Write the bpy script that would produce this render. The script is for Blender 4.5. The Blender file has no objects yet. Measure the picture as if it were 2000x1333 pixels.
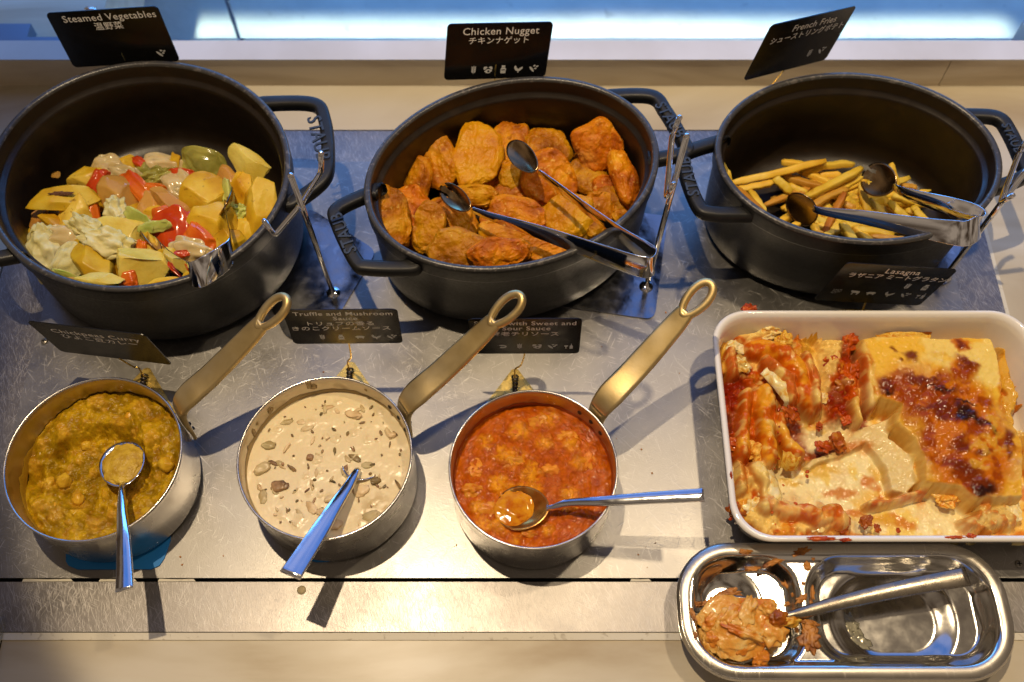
import bpy, bmesh, math, random
import numpy as np
from mathutils import Vector, Matrix, noise as mn
random.seed(7); rng = np.random.default_rng(7)
S = bpy.context.scene; C = S.collection
R = math.radians

# ------------------------------------------------------------------ camera
FPX, PITCH, CAMZ = 1990.0, math.atan(3738/1990.0), 0.856
cd = bpy.data.cameras.new('camera'); cam = bpy.data.objects.new('camera', cd); C.objects.link(cam)
cam.location = (0, 0, CAMZ); cam.rotation_euler = (math.pi/2-PITCH, 0, 0)
cd.sensor_width = 36; cd.lens = FPX/2000*36; cd.clip_start = .02; cd.clip_end = 60
S.camera = cam
cd.dof.use_dof = True; cd.dof.focus_distance = .87; cd.dof.aperture_fstop = 5.0

# ------------------------------------------------------------------ light
S.view_settings.view_transform = 'Standard'; S.view_settings.look = 'None'
S.view_settings.exposure = 0.42; S.view_settings.gamma = 1
W = bpy.data.worlds.new('World'); S.world = W; W.use_nodes = True
bg = W.node_tree.nodes['Background']; bg.inputs[0].default_value = (.50, .40, .32, 1); bg.inputs[1].default_value = .24

# the dim room around the counter: uneven warm surroundings, darker and lighter parts
_wn = W.node_tree; _tc = _wn.nodes.new('ShaderNodeTexCoord'); _nz = _wn.nodes.new('ShaderNodeTexNoise'); _cr = _wn.nodes.new('ShaderNodeValToRGB')
_nz.inputs['Scale'].default_value = 2.6; _nz.inputs['Detail'].default_value = 3; _e = _cr.color_ramp.elements
_e[0].position = .40; _e[0].color = (.16, .10, .06, 1); _e[1].position = .62; _e[1].color = (1.0, .78, .58, 1)
_wn.links.new(_tc.outputs['Generated'], _nz.inputs['Vector']); _wn.links.new(_nz.outputs['Fac'], _cr.inputs[0]); _wn.links.new(_cr.outputs[0], bg.inputs[0])

def lamp(name, kind, loc, target, power, color, size=.05, **kw):
    l = bpy.data.lights.new(name, kind); l.energy = power; l.color = color
    o = bpy.data.objects.new(name, l); C.objects.link(o); o.location = loc
    o.rotation_euler = (Vector(target)-Vector(loc)).to_track_quat('-Z', 'Y').to_euler()
    if kind == 'SPOT': l.shadow_soft_size = size
    if kind == 'AREA': l.size = size
    for k, v in kw.items(): setattr(l, k, v)
    return o
# the ceiling spotlight over the counter; its cone stops short of the front left corner
lamp('ceiling_spotlight', 'SPOT', (-.30, .60, 2.30), (.09, .52, 0), 104, (1, .78, .50), .016, spot_size=2*math.atan(.60/2.3), spot_blend=.12)
lamp('second_spotlight', 'SPOT', (.75, .85, 2.30), (.30, .35, 0), 42, (1, .78, .50), .05, spot_size=R(36), spot_blend=.6)
# daylight through the tall window behind the counter
lamp('window_daylight', 'AREA', (0.1, 1.55, 1.15), (0.1, .4, .35), 6.5, (.03, .27, 1), 2.6, shape='RECTANGLE', size_y=1.5)
# sun patch and sky light on the ground outside the window
lamp('sun_patch_light', 'AREA', (.13, 1.134, .6), (.13, 1.134, -.28), .33, (.86, 1, .84), 1.24, shape='RECTANGLE', size_y=.046, spread=R(4))
lamp('outside_sky_light', 'AREA', (.2, 1.9, .55), (.2, 1.1, -.3), 15, (.07, .38, 1), 2.4, shape='RECTANGLE', size_y=.5)

# ------------------------------------------------------------------ pixel rays to world points (the photo is 2000 px wide)
cP, sP = math.cos(PITCH), math.sin(PITCH)
def ray(px, py):
    b = (666.5-py)/FPX
    return Vector(((px-1000)/FPX, cP+b*sP, -sP+b*cP))
def at(px, py, z=0.0):
    r = ray(px, py); t = (z-CAMZ)/r.z
    return Vector((t*r.x, t*r.y, z))
def aty(px, py, y):
    r = ray(px, py); t = y/r.y
    return Vector((t*r.x, y, CAMZ+t*r.z))
def topx(x, y, z):
    f = y*cP-(z-CAMZ)*sP; u = y*sP+(z-CAMZ)*cP
    return 1000+FPX*x/f, 666.5-FPX*u/f

# ------------------------------------------------------------------ noise for numpy grids
def vnoise(x, y, seed=0):
    xi = np.floor(x).astype(np.int64); yi = np.floor(y).astype(np.int64); xf = x-xi; yf = y-yi
    def h(a, b):
        n = (a*374761393+b*668265263+seed*982451653) & 0xffffffff
        n = ((n ^ (n >> 13))*1274126177) & 0xffffffff
        return ((n ^ (n >> 16)) & 0xffff)/65535.0
    u = xf*xf*(3-2*xf); v = yf*yf*(3-2*yf)
    return (h(xi, yi)*(1-u)+h(xi+1, yi)*u)*(1-v)+(h(xi, yi+1)*(1-u)+h(xi+1, yi+1)*u)*v
def fbm(x, y, f, o=4, seed=0):
    s = 0; a = .5; n = 0
    for k in range(o):
        s = s+a*vnoise(x*f+17.3*k, y*f-9.1*k, seed+k); n += a; a *= .5; f *= 2.03
    return s/n
def sm(a, b, x):
    t = np.clip((x-a)/(b-a), 0, 1); return t*t*(3-2*t)

# ------------------------------------------------------------------ object helpers
ORG = {}
def tag(o, label=None, cat=None, group=None, kind=None):
    if label: o['label'] = label
    if cat: o['category'] = cat
    if group: o['group'] = group
    if kind: o['kind'] = kind
    return o
def thing(name, loc, label, cat, group=None):
    o = bpy.data.objects.new(name, None); C.objects.link(o); o.location = loc; o.empty_display_size = .02
    ORG[o.name] = Vector(loc); return tag(o, label, cat, group)
def add(name, vf, mat, parent=None, smooth=True, loc=None, col=None):
    """vf = (world-space verts, faces). A child keeps its thing's origin; a top-level mesh gets its own."""
    v, f = vf
    v = np.asarray(v, dtype=float)
    if parent is not None: org = ORG[parent.name]
    elif loc is not None: org = Vector(loc)
    else: org = Vector(v.mean(0))
    me = bpy.data.meshes.new(name)
    me.from_pydata((v-np.array(org)).tolist(), [], [list(map(int, q)) for q in f]); me.update()
    if mat: me.materials.append(mat)
    if smooth: me.polygons.foreach_set('use_smooth', [True]*len(me.polygons))
    if col is not None:
        a = me.color_attributes.new('Col', 'FLOAT_COLOR', 'POINT')
        c = np.ones((len(v), 4)); c[:, :3] = col; a.data.foreach_set('color', c.ravel())
    o = bpy.data.objects.new(name, me); C.objects.link(o)
    ORG[o.name] = org
    if parent is not None: o.parent = parent
    else: o.location = org
    return o
def join(*parts):
    V = []; F = []; n = 0
    for v, f in parts:
        V += [tuple(p) for p in v]; F += [[i+n for i in q] for q in f]; n += len(v)
    return V, F
def box(x0, x1, y0, y1, z0, z1):
    v = [(x, y, z) for z in (z0, z1) for y in (y0, y1) for x in (x0, x1)]
    return v, [(0, 2, 3, 1), (4, 5, 7, 6), (0, 1, 5, 4), (2, 6, 7, 3), (0, 4, 6, 2), (1, 3, 7, 5)]
def prism(poly, z0, z1):
    n = len(poly); v = [(p[0], p[1], z0) for p in poly]+[(p[0], p[1], z1) for p in poly]
    f = [list(range(n))[::-1], list(range(n, 2*n))]+[[i, (i+1) % n, n+(i+1) % n, n+i] for i in range(n)]
    return v, f
def frame(vf, o, ex, ey, ez):
    v, f = vf; return [tuple(o+ex*p[0]+ey*p[1]+ez*p[2]) for p in v], f
def rrect(w, h, r, n=6, cx=0, cy=0):
    p = []
    for sx, sy, a0 in ((1, 1, 0), (-1, 1, 90), (-1, -1, 180), (1, -1, 270)):
        for k in range(n+1):
            a = R(a0+90*k/n); p.append((cx+sx*(w/2-r)+r*math.cos(a), cy+sy*(h/2-r)+r*math.sin(a)))
    return p
def ngon(n, rx, ry=None, ph=0):
    ry = ry or rx; return [(rx*math.cos(2*math.pi*k/n+ph), ry*math.sin(2*math.pi*k/n+ph)) for k in range(n)]
def catmull(P, m=8, closed=False):
    P = [Vector(p) for p in P]; n = len(P); out = []
    segs = n if closed else n-1
    for i in range(segs):
        g = (lambda k: P[k % n]) if closed else (lambda k: P[max(0, min(n-1, k))])
        a, b, c, d = g(i-1), g(i), g(i+1), g(i+2)
        for k in range(m):
            t = k/m; out.append(.5*((2*b)+(c-a)*t+(2*a-5*b+4*c-d)*t*t+(3*b-a-3*c+d)*t**3))
    if not closed: out.append(P[-1].copy())
    return out
def sweep(path, sec, up=(0, 0, 1), closed=False, cap=True):
    """path: points; sec(t) -> 2D section (x across, y along up); up: a vector or function of t"""
    path = [Vector(p) for p in path]; n = len(path); V = []; F = []; m = None
    for i, p in enumerate(path):
        t = i/(n-1) if n > 1 else 0
        a = path[(i-1) % n] if (closed or i > 0) else p; b = path[(i+1) % n] if (closed or i < n-1) else p
        d = (b-a).normalized(); u = Vector(up(t) if callable(up) else up)
        x = d.cross(u).normalized(); u = x.cross(d).normalized()
        s = sec(t) if callable(sec) else sec; m = len(s)
        V += [tuple(p+x*q[0]+u*q[1]) for q in s]
    for i in range(n if closed else n-1):
        for k in range(m):
            a = i*m+k; b = i*m+(k+1) % m; j = ((i+1) % n)*m
            F.append((a, b, j+(k+1) % m, j+k))
    if cap and not closed:
        F.append(list(range(m))[::-1]); F.append([(n-1)*m+k for k in range(m)])
    return V, F
def tube(path, r, n=10, closed=False, m=6, smooth=True):
    p = catmull(path, m, closed) if smooth else path
    d = Vector(p[-1])-Vector(p[0]); up = (0, 0, 1) if abs(d.normalized().z) < .9 else (0, 1, 0)
    return sweep(p, ngon(n, r), up, closed)
def lathe(prof, cx, cy, a=0.0, b=0.0, ang=0, n=96, z0=0):
    """rings at ellipse (a+d, b+d) for each (d, z); with a=b=0 d is the radius"""
    V = []; F = []; ca, sa = math.cos(ang), math.sin(ang)
    for d, z in prof:
        for k in range(n):
            t = 2*math.pi*k/n; x = (a+d)*math.cos(t); y = (b+d)*math.sin(t)
            V.append((cx+x*ca-y*sa, cy+x*sa+y*ca, z+z0))
    for i in range(len(prof)-1):
        for k in range(n):
            F.append((i*n+k, i*n+(k+1) % n, (i+1)*n+(k+1) % n, (i+1)*n+k))
    return V, F
_ico = {}
def ico(s):
    if s not in _ico:
        bm = bmesh.new(); bmesh.ops.create_icosphere(bm, subdivisions=s, radius=1)
        _ico[s] = ([v.co.copy() for v in bm.verts], [[v.index for v in f.verts] for f in bm.faces]); bm.free()
    return _ico[s]
CAMR, CAMU, CAMN = Vector((1, 0, 0)), Vector((0, sP, cP)), Vector((0, -cP, sP))
def basis(rot, tx=0, ty=0, flat=.0):
    """axes of a piece: rot turns it in the picture plane of a viewer at the counter, tx/ty tilt it"""
    n = (CAMN*(1-flat)+Vector((0, 0, 1))*flat).normalized(); u = n.cross(CAMR).normalized()
    m = Matrix((CAMR, u, n)).transposed()
    m = m @ Matrix.Rotation(R(rot), 3, 'Z') @ Matrix.Rotation(R(tx), 3, 'X') @ Matrix.Rotation(R(ty), 3, 'Y')
    return m.col[0].copy(), m.col[1].copy(), m.col[2].copy()
def blob(c, rx, ry, rz, ax, seed=0, amp=.12, f=1.4, fine=.0, ff=5, box_=1.0, sub=4, bend=0, hook=None, cut=None):
    V, F = ico(sub); out = []
    off = Vector((seed*3.7+1.1, seed*1.3, seed*2.9))
    for p in V:
        q = cut(p) if cut else p
        if box_ != 1: q = Vector([math.copysign(abs(k)**box_, k) for k in q])
        d = 1+amp*mn.noise(p*f+off)*2
        if fine: d += fine*mn.fractal(p*ff+off, .9, 2.1, 4)
        x, y, z = q.x*d*rx, q.y*d*ry, q.z*d*rz
        if bend: z += bend*(x*x/(rx*rx))*rz
        if hook: x, y, z = hook(x, y, z, p)
        out.append(tuple(c+ax[0]*x+ax[1]*y+ax[2]*z))
    return out, F
def cutter(seed, n=6, lo=.50, hi=.82, soft=.12):
    """knife cuts: flattens a unit blob along n random planes, returns a function on unit points"""
    r_ = random.Random(seed*77+5); C_ = []
    for _ in range(n):
        v = Vector((r_.uniform(-1, 1), r_.uniform(-1, 1), r_.uniform(-1, 1))).normalized(); C_.append((v, r_.uniform(lo, hi)))
    def f(p):
        q = p.copy()
        for v, d in C_:
            e = q.dot(v)-d
            if e > 0: q -= v*(e*(1-soft))
        return q
    return f
def where(c, o, r):
    d = Vector((c[0]-o[0], c[1]-o[1])); k = d.length/r
    if k < .3: return 'in the very middle of the pan'
    n = ['at the right', 'at the far right', 'at the far side', 'at the far left', 'at the left', 'at the near left', 'at the near side', 'at the near right'][round(math.degrees(math.atan2(d.y, d.x))/45) % 8]
    return n+(', touching the rim' if k > .78 else ', halfway to the rim' if k < .58 else '')
def disc_grid(cx, cy, rad, fn, nr=110, nt=330):
    r = np.linspace(0.004, 1, nr)*rad; t = np.linspace(0, 2*math.pi, nt, endpoint=False)
    rr, tt = np.meshgrid(r, t, indexing='ij'); x = cx+rr*np.cos(tt); y = cy+rr*np.sin(tt)
    z, col = fn(x, y, rr/rad)
    V = np.stack([x, y, z], -1).reshape(-1, 3)
    i, j = np.meshgrid(np.arange(nr-1), np.arange(nt), indexing='ij'); a = i*nt+j; b = i*nt+(j+1) % nt
    F = np.stack([a, a+nt, b+nt, b], -1).reshape(-1, 4).tolist()
    F.append(list(range(nt)))
    return V, F, col.reshape(-1, 3)

# ------------------------------------------------------------------ materials
def N(nt, t, **kw):
    n = nt.nodes.new(t)
    for k, v in kw.items():
        if k in n.inputs: n.inputs[k].default_value = v
        else: setattr(n, k, v)
    return n
def mat(name, color, rough=.5, metal=0, spec=.5, ramp=None, nscale=30, ndet=5, ndist=0, stretch=None, bump=None, rvar=0, sss=0, sssc=None,
        coat=0, trans=0, ior=1.45, attr=False, objvar=0, spots=None, aniso=0, bscale2=None):
    m = bpy.data.materials.new(name); m.use_nodes = True; nt = m.node_tree; p = nt.nodes['Principled BSDF']; L = nt.links.new
    p.inputs['Base Color'].default_value = (*color, 1); p.inputs['Roughness'].default_value = rough; p.inputs['Metallic'].default_value = metal
    p.inputs['Specular IOR Level'].default_value = spec*(.5 if sss or attr else 1); p.inputs['IOR'].default_value = ior
    p.inputs['Transmission Weight'].default_value = trans; p.inputs['Coat Weight'].default_value = coat; p.inputs['Coat Roughness'].default_value = .08
    tc = N(nt, 'ShaderNodeTexCoord'); info = N(nt, 'ShaderNodeObjectInfo')
    mp = N(nt, 'ShaderNodeMapping'); L(tc.outputs['Object'], mp.inputs[0])
    if stretch: mp.inputs['Scale'].default_value = stretch
    ad = N(nt, 'ShaderNodeVectorMath', operation='ADD'); sc = N(nt, 'ShaderNodeVectorMath', operation='SCALE'); sc.inputs['Scale'].default_value = 3.0 if objvar is not None else 0
    cb = N(nt, 'ShaderNodeCombineXYZ')
    for k in range(3): L(info.outputs['Random'], cb.inputs[k])
    L(cb.outputs[0], sc.inputs[0]); L(mp.outputs[0], ad.inputs[0]); L(sc.outputs[0], ad.inputs[1]); vec = ad.outputs[0]
    nz = N(nt, 'ShaderNodeTexNoise', Scale=nscale, Detail=ndet, Distortion=ndist); L(vec, nz.inputs['Vector'])
    cout = None
    if ramp:
        cr = N(nt, 'ShaderNodeValToRGB'); el = cr.color_ramp.elements
        while len(el) < len(ramp): el.new(.5)
        for e, (pos, c) in zip(el, ramp): e.position = pos; e.color = (*c, 1)
        L(nz.outputs['Fac'], cr.inputs[0]); cout = cr.outputs[0]
    if attr:
        at_ = N(nt, 'ShaderNodeAttribute', attribute_name='Col')
        if cout:
            mx = N(nt, 'ShaderNodeMixRGB', blend_type='MULTIPLY'); mx.inputs[0].default_value = 1
            L(at_.outputs['Color'], mx.inputs[1]); L(cout, mx.inputs[2]); cout = mx.outputs[0]
        else: cout = at_.outputs['Color']
    if spots:
        for (scale, lo, hi, c, amt) in spots:
            n2 = N(nt, 'ShaderNodeTexNoise', Scale=scale, Detail=4, Distortion=.6); L(vec, n2.inputs['Vector'])
            mr = N(nt, 'ShaderNodeMapRange'); mr.inputs['From Min'].default_value = lo; mr.inputs['From Max'].default_value = hi; mr.inputs['To Max'].default_value = amt
            L(n2.outputs['Fac'], mr.inputs['Value'])
            mx = N(nt, 'ShaderNodeMixRGB'); L(mr.outputs[0], mx.inputs[0]); mx.inputs[2].default_value = (*c, 1)
            if cout: L(cout, mx.inputs[1])
            else: mx.inputs[1].default_value = (*color, 1)
            cout = mx.outputs[0]
    if objvar:
        hs = N(nt, 'ShaderNodeHueSaturation'); mr = N(nt, 'ShaderNodeMapRange'); mr.inputs['To Min'].default_value = 1-objvar; mr.inputs['To Max'].default_value = 1+objvar
        L(info.outputs['Random'], mr.inputs['Value']); L(mr.outputs[0], hs.inputs['Value'])
        mr2 = N(nt, 'ShaderNodeMapRange'); mr2.inputs['To Min'].default_value = .5+objvar*.06; mr2.inputs['To Max'].default_value = .5-objvar*.06
        L(info.outputs['Random'], mr2.inputs['Value']); L(mr2.outputs[0], hs.inputs['Hue'])
        if cout: L(cout, hs.inputs['Color'])
        else: hs.inputs['Color'].default_value = (*color, 1)
        cout = hs.outputs[0]
    if cout: L(cout, p.inputs['Base Color'])
    if rvar:
        n3 = N(nt, 'ShaderNodeTexNoise', Scale=nscale*1.7, Detail=6); L(vec, n3.inputs['Vector'])
        mr = N(nt, 'ShaderNodeMapRange'); mr.inputs['From Min'].default_value = .3; mr.inputs['From Max'].default_value = .7
        mr.inputs['To Min'].default_value = max(.02, rough-rvar); mr.inputs['To Max'].default_value = min(1, rough+rvar)
        L(n3.outputs['Fac'], mr.inputs['Value']); L(mr.outputs[0], p.inputs['Roughness'])
    if bump:
        last = None
        for (scale, strength, dist) in bump:
            n4 = N(nt, 'ShaderNodeTexNoise', Scale=scale, Detail=5); L(vec, n4.inputs['Vector'])
            b = N(nt, 'ShaderNodeBump', Strength=strength, Distance=dist); L(n4.outputs['Fac'], b.inputs['Height'])
            if last: L(last, b.inputs['Normal'])
            last = b.outputs[0]
        L(last, p.inputs['Normal'])
    if sss:
        p.inputs['Subsurface Weight'].default_value = sss; p.inputs['Subsurface Radius'].default_value = sssc or (1, .5, .25)
        p.inputs['Subsurface Scale'].default_value = .004
    return m

def scratched(name, color, rough, dirs, dens=.62, tint=(1, 1, 1), metal=1.0, wear=.5, light=.5, HB=.5, cs=.8):
    """worn stainless steel: directional brushing, smudges and short bright scratches"""
    m = bpy.data.materials.new(name); m.use_nodes = True; nt = m.node_tree; p = nt.nodes['Principled BSDF']; L = nt.links.new
    p.inputs['Metallic'].default_value = metal
    tc = N(nt, 'ShaderNodeTexCoord'); acc = None
    for k, (ang, sc_, ln, thr) in enumerate(dirs):
        mp = N(nt, 'ShaderNodeMapping'); mp.inputs['Rotation'].default_value = (0, 0, R(ang)); mp.inputs['Scale'].default_value = (ln, 1, 1); mp.inputs['Location'].default_value = (k*3.1, k*1.7, 0)
        wob = N(nt, 'ShaderNodeTexNoise', Scale=14, Detail=2); L(tc.outputs['Object'], wob.inputs['Vector'])
        wm = N(nt, 'ShaderNodeVectorMath', operation='MULTIPLY_ADD'); wm.inputs[1].default_value = (.006, .006, 0); L(wob.outputs['Color'], wm.inputs[0]); L(tc.outputs['Object'], wm.inputs[2])
        mr_ = N(nt, 'ShaderNodeMapping'); mr_.inputs['Rotation'].default_value = (0, 0, R(ang)); mp.inputs['Rotation'].default_value = (0, 0, 0)
        L(wm.outputs[0], mr_.inputs[0]); L(mr_.outputs[0], mp.inputs[0])
        nz = N(nt, 'ShaderNodeTexNoise', Scale=sc_, Detail=1.5); L(mp.outputs[0], nz.inputs['Vector'])
        mr = N(nt, 'ShaderNodeMapRange'); mr.inputs['From Min'].default_value = thr; mr.inputs['From Max'].default_value = thr+.09; L(nz.outputs['Fac'], mr.inputs['Value'])
        if acc is None: acc = mr.outputs[0]
        else:
            mx = N(nt, 'ShaderNodeMath', operation='MAXIMUM'); L(acc, mx.inputs[0]); L(mr.outputs[0], mx.inputs[1]); acc = mx.outputs[0]
    sm_ = N(nt, 'ShaderNodeTexNoise', Scale=9, Detail=8, Roughness=.62); L(tc.outputs['Object'], sm_.inputs['Vector'])
    fine = N(nt, 'ShaderNodeTexNoise', Scale=900, Detail=3); L(tc.outputs['Object'], fine.inputs['Vector'])
    r1 = N(nt, 'ShaderNodeMapRange'); r1.inputs['From Min'].default_value = .3; r1.inputs['From Max'].default_value = .7
    r1.inputs['To Min'].default_value = rough-.09; r1.inputs['To Max'].default_value = rough+.12; L(sm_.outputs['Fac'], r1.inputs['Value'])
    r2 = N(nt, 'ShaderNodeMath', operation='MULTIPLY_ADD'); r2.inputs[1].default_value = .12; L(acc, r2.inputs[0]); L(r1.outputs[0], r2.inputs[2])
    L(r2.outputs[0], p.inputs['Roughness'])
    cr = N(nt, 'ShaderNodeValToRGB'); e = cr.color_ramp.elements
    e[0].position = .35; e[0].color = (*[c*.82 for c in color], 1); e[1].position = .62; e[1].color = (*color, 1); L(sm_.outputs['Fac'], cr.inputs[0])
    mx = N(nt, 'ShaderNodeMixRGB'); mx.inputs[2].default_value = (*[min(1, c*1.0+light*.5) for c in color], 1)
    am = N(nt, 'ShaderNodeMath', operation='MULTIPLY'); am.inputs[1].default_value = cs; L(acc, am.inputs[0]); L(am.outputs[0], mx.inputs[0]); L(cr.outputs[0], mx.inputs[1])
    L(mx.outputs[0], p.inputs['Base Color'])
    h = N(nt, 'ShaderNodeMath', operation='MULTIPLY_ADD'); h.inputs[1].default_value = HB; L(acc, h.inputs[0]); L(fine.outputs['Fac'], h.inputs[2])
    b = N(nt, 'ShaderNodeBump', Strength=wear, Distance=.0004); L(h.outputs[0], b.inputs['Height']); L(b.outputs[0], p.inputs['Normal'])
    return m

def lin(r, g, b):
    f = lambda c: (c/255/12.92) if c/255 <= .04045 else ((c/255+.055)/1.055)**2.4
    return (f(r), f(g), f(b))

DS = [(20, 800, .09, .655), (75, 900, .08, .66), (112, 700, .07, .665), (150, 900, .09, .67), (45, 500, .05, .68)]
steel_panel = scratched('worn_steel_panel', (.30, .290, .278), .36, DS, wear=.18, light=.42, HB=.35, cs=.60)
steel_frame = scratched('scratched_steel_rim', (.25, .235, .228), .38, [(70, 1700, .05, .60), (60, 1500, .05, .62), (82, 1900, .04, .61), (25, 1300, .06, .65), (115, 1500, .05, .64)], wear=.16, light=.45, cs=.7)
chrome = mat('polished_steel', (.80, .80, .82), .07, 1, rvar=.03, nscale=60, bump=[(40, .05, .0008)])
spoon_steel = mat('spoon_steel', (.74, .75, .78), .13, 1, rvar=.05, nscale=80, bump=[(300, .05, .0002)])
satin = scratched('satin_steel', (.58, .54, .47), .30, [(90, 500, .08, .62), (0, 400, .1, .66)], wear=.08, light=.1)
pan_steel = mat('pan_steel', (.62, .59, .55), .24, 1, rvar=.07, nscale=25, bump=[(500, .06, .0003), (14, .05, .002)], spots=[(30, .55, .75, (.36, .31, .24), .5)])
pan_inner = mat('pan_inner_steel', (.50, .45, .39), .34, 1, rvar=.08, nscale=30, bump=[(400, .08, .0003)], spots=[(26, .58, .66, (.26, .21, .15), .6)])
brass = mat('worn_brass', (.55, .43, .20), .44, 1, rvar=.08, nscale=22, ramp=[(.3, (.50, .36, .14)), (.5, (.66, .50, .23)), (.70, (.76, .62, .36))], bump=[(700, .18, .0004), (60, .08, .001)])
brass_clip = mat('gold_plate', (.70, .50, .14), .28, 1, rvar=.06, nscale=90, bump=[(900, .2, .0003)], spots=[(120, .58, .7, (.20, .12, .04), .6)])
iron = mat('matte_black_enamel', (.012, .012, .012), .42, 0, .4, rvar=.06, nscale=200, bump=[(900, .22, .0005), (120, .05, .001)], spots=[(18, .5, .8, (.034, .033, .031), .7)])
iron_in = mat('pot_inner_enamel', (.015, .0095, .0055), .38, 0, .5, rvar=.10, nscale=40, bump=[(900, .25, .0004)], spots=[(30, .56, .75, (.035, .022, .012), .7)])
iron_rim = mat('worn_highlit_enamel', (.045, .043, .042), .30, 0, .6, bump=[(500, .4, .0006)], spots=[(220, .56, .66, (.16, .145, .13), .7)])  # worn, chipped rim; the paler base also paints in the edge highlight
card_black = mat('card_black', (.007, .0065, .006), .22, 0, .45, rvar=.05, nscale=120)
white_print = mat('white_print', (.95, .93, .90), .5)
grey_print = mat('grey_print', (.80, .80, .78), .5)
ceramic = mat('white_ceramic', (.82, .79, .74), .10, 0, .5, coat=.4, bump=[(20, .03, .001)])
blue_mat = mat('blue_silicone', (.004, .17, .50), .5, bump=[(300, .1, .0005)])
marble = mat('pale_marble', (.6, .55, .48), .34, 0, .3, ramp=[(.30, (.36, .28, .18)), (.42, (.49, .43, .32)), (.52, (.57, .52, .42)), (.72, (.63, .60, .52))], nscale=2.2, ndet=9, ndist=1.2, stretch=(.8, 2.4, 1), rvar=.05, bump=[(200, .02, .0005)], objvar=None)
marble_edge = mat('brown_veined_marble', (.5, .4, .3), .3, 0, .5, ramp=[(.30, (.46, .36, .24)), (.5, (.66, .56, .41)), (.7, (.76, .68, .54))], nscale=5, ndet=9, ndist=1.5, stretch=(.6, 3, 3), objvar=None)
concrete = mat('outside_concrete', (.5, .52, .50), .9, ramp=[(.3, (.42, .47, .46)), (.6, (.50, .55, .53))], nscale=14, ndet=8, bump=[(60, .4, .004)], spots=[(45, .68, .74, (.25, .27, .27), .5)])
dark_gap = mat('dark_gap', (.01, .01, .01), .9)
sealant = mat('pale_sealant', (.62, .58, .48), .6, bump=[(300, .2, .001)], spots=[(160, .6, .7, (.25, .2, .13), .5)])
blue_frame = mat('window_frame_metal', (.20, .26, .36), .35, .6)
dark_metal = mat('dark_clip_metal', (.06, .05, .045), .35, .8)
paper = mat('paper', (.72, .74, .66), .7)

# ------------------------------------------------------------------ counter (z = 0 is the top of the steel panel)
ME = -.004
LX0, LX1 = -.454, .437          # panel
OX0, OX1 = -.505, .478          # steel rim
Y0, Y1, YI0, YI1 = .1840, .712, .2284, .669
def structure(name, vf, m, smooth=False): return tag(add(name, vf, m, smooth=smooth), kind='structure')
structure('counter', join(box(-1.1, 1.2, -.12, .1775, ME-.03, ME), box(-1.1, OX0-.003, .1775, .7770, ME-.03, ME), box(OX1+.004, 1.2, .1775, .7770, ME-.03, ME),
    box(OX0-.003, OX1+.004, Y1+.003, .7770, ME-.03, ME), box(OX0-.003, OX1+.004, .1775, Y1+.003, -.05, -.040)), marble)
structure('sealant_strip', join(box(OX0, OX1, .1775, Y0-.0006, ME-.005, ME+.0012), box(OX1+.0004, OX1+.004, .1775, Y1, ME-.005, ME+.0010)), sealant)
structure('steel_surround', join(box(OX0, OX1, Y0, YI0-.0028, -.04, -.0022), box(OX0, OX1, YI1+.001, Y1, -.04, -.0022),
    box(OX0, LX0-.001, YI0-.0028, YI1+.001, -.04, -.0022), box(LX1+.001, OX1, YI0-.0028, YI1+.001, -.04, -.0022)), steel_frame)
structure('gap_floor', box(OX0+.01, OX1-.01, Y0+.01, Y1-.01, -.038, -.012), dark_gap)
pnl = box(LX0, LX1, YI0, YI1, -.003, 0)
structure('steel_panel', pnl, steel_panel)
# crumbs of old sealant left in the front gap
structure('sealant_remnant', join(*[frame(prism([(x0, -.0028), (x1, -.0026), (x1-.002, -.0004), ((x0+x1)/2, -.0009), (x0+.001, -.0003)], -.004, -.0012), Vector((0, YI0, 0)), Vector((1, 0, 0)), Vector((0, 1, 0)), Vector((0, 0, 1)))
    for x0, x1 in ((-.415, -.372), (-.350, -.318), (-.300, -.268), (.10, .118))]), sealant)

# back ledge under the window
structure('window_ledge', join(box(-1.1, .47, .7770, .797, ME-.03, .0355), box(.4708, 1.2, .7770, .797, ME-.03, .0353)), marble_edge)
structure('ledge_top', join(box(-1.1, 1.2, .7762, .8035, .0355, .0372)), mat('pale_ledge_marble', (.62, .60, .58), .22, ramp=[(.35, (.55, .52, .48)), (.6, (.66, .64, .62))], nscale=6, objvar=None))  # paler, greyer marble than the ledge face
structure('outside_ground', box(-.62, 1.6, .815, 3.0, -.34, -.28), concrete)
structure('window_bay_wall', join(box(-1.2, -.475, .8045, 1.5, -.10, -.01)), marble_edge)

def screw(px, py, label):
    p = at(px, py, .0002); t = thing('screw', p, label, 'screw')
    add('head', lathe([(.0001, .0013), (.0022, .0011), (.0032, .0005), (.0034, 0)], p.x, p.y, n=24, z0=p.z), mat_screw, t)
    add('cross_slot', join(box(p.x-.0020, p.x+.0020, p.y-.0004, p.y+.0004, p.z+.0009, p.z+.00145), box(p.x-.0004, p.x+.0004, p.y-.0020, p.y+.0020, p.z+.0009, p.z+.00150)), dark_gap, t, smooth=False)
mat_screw = mat('screw_steel', (.30, .28, .25), .4, 1)
screw(1990, 1102, 'small cross head screw in the steel beside the stainless tray')
screw(87, 667, 'small cross head screw in the steel under the chickpea curry card')
p = at(589, 1153, -.0022)
tag(add('cream_drop', lathe([(.0001, .0022), (.0020, .0020), (.0034, .0011), (.0039, 0)], p.x, p.y, n=32, z0=-.0022), mat('cream_drop', (.46, .38, .24), .12, 0, sss=.2)), 'round drop of cream sauce on the front steel strip', 'sauce drop')
def blue(px, label):
    poly = [tuple(at(*q, 0)[:2]) for q in px]
    vf = prism(poly[::-1], .0002, .0016); tag(add('pan_mat', vf, blue_mat, smooth=False), label, 'mat', 'blue mats under the saucepans')
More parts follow.
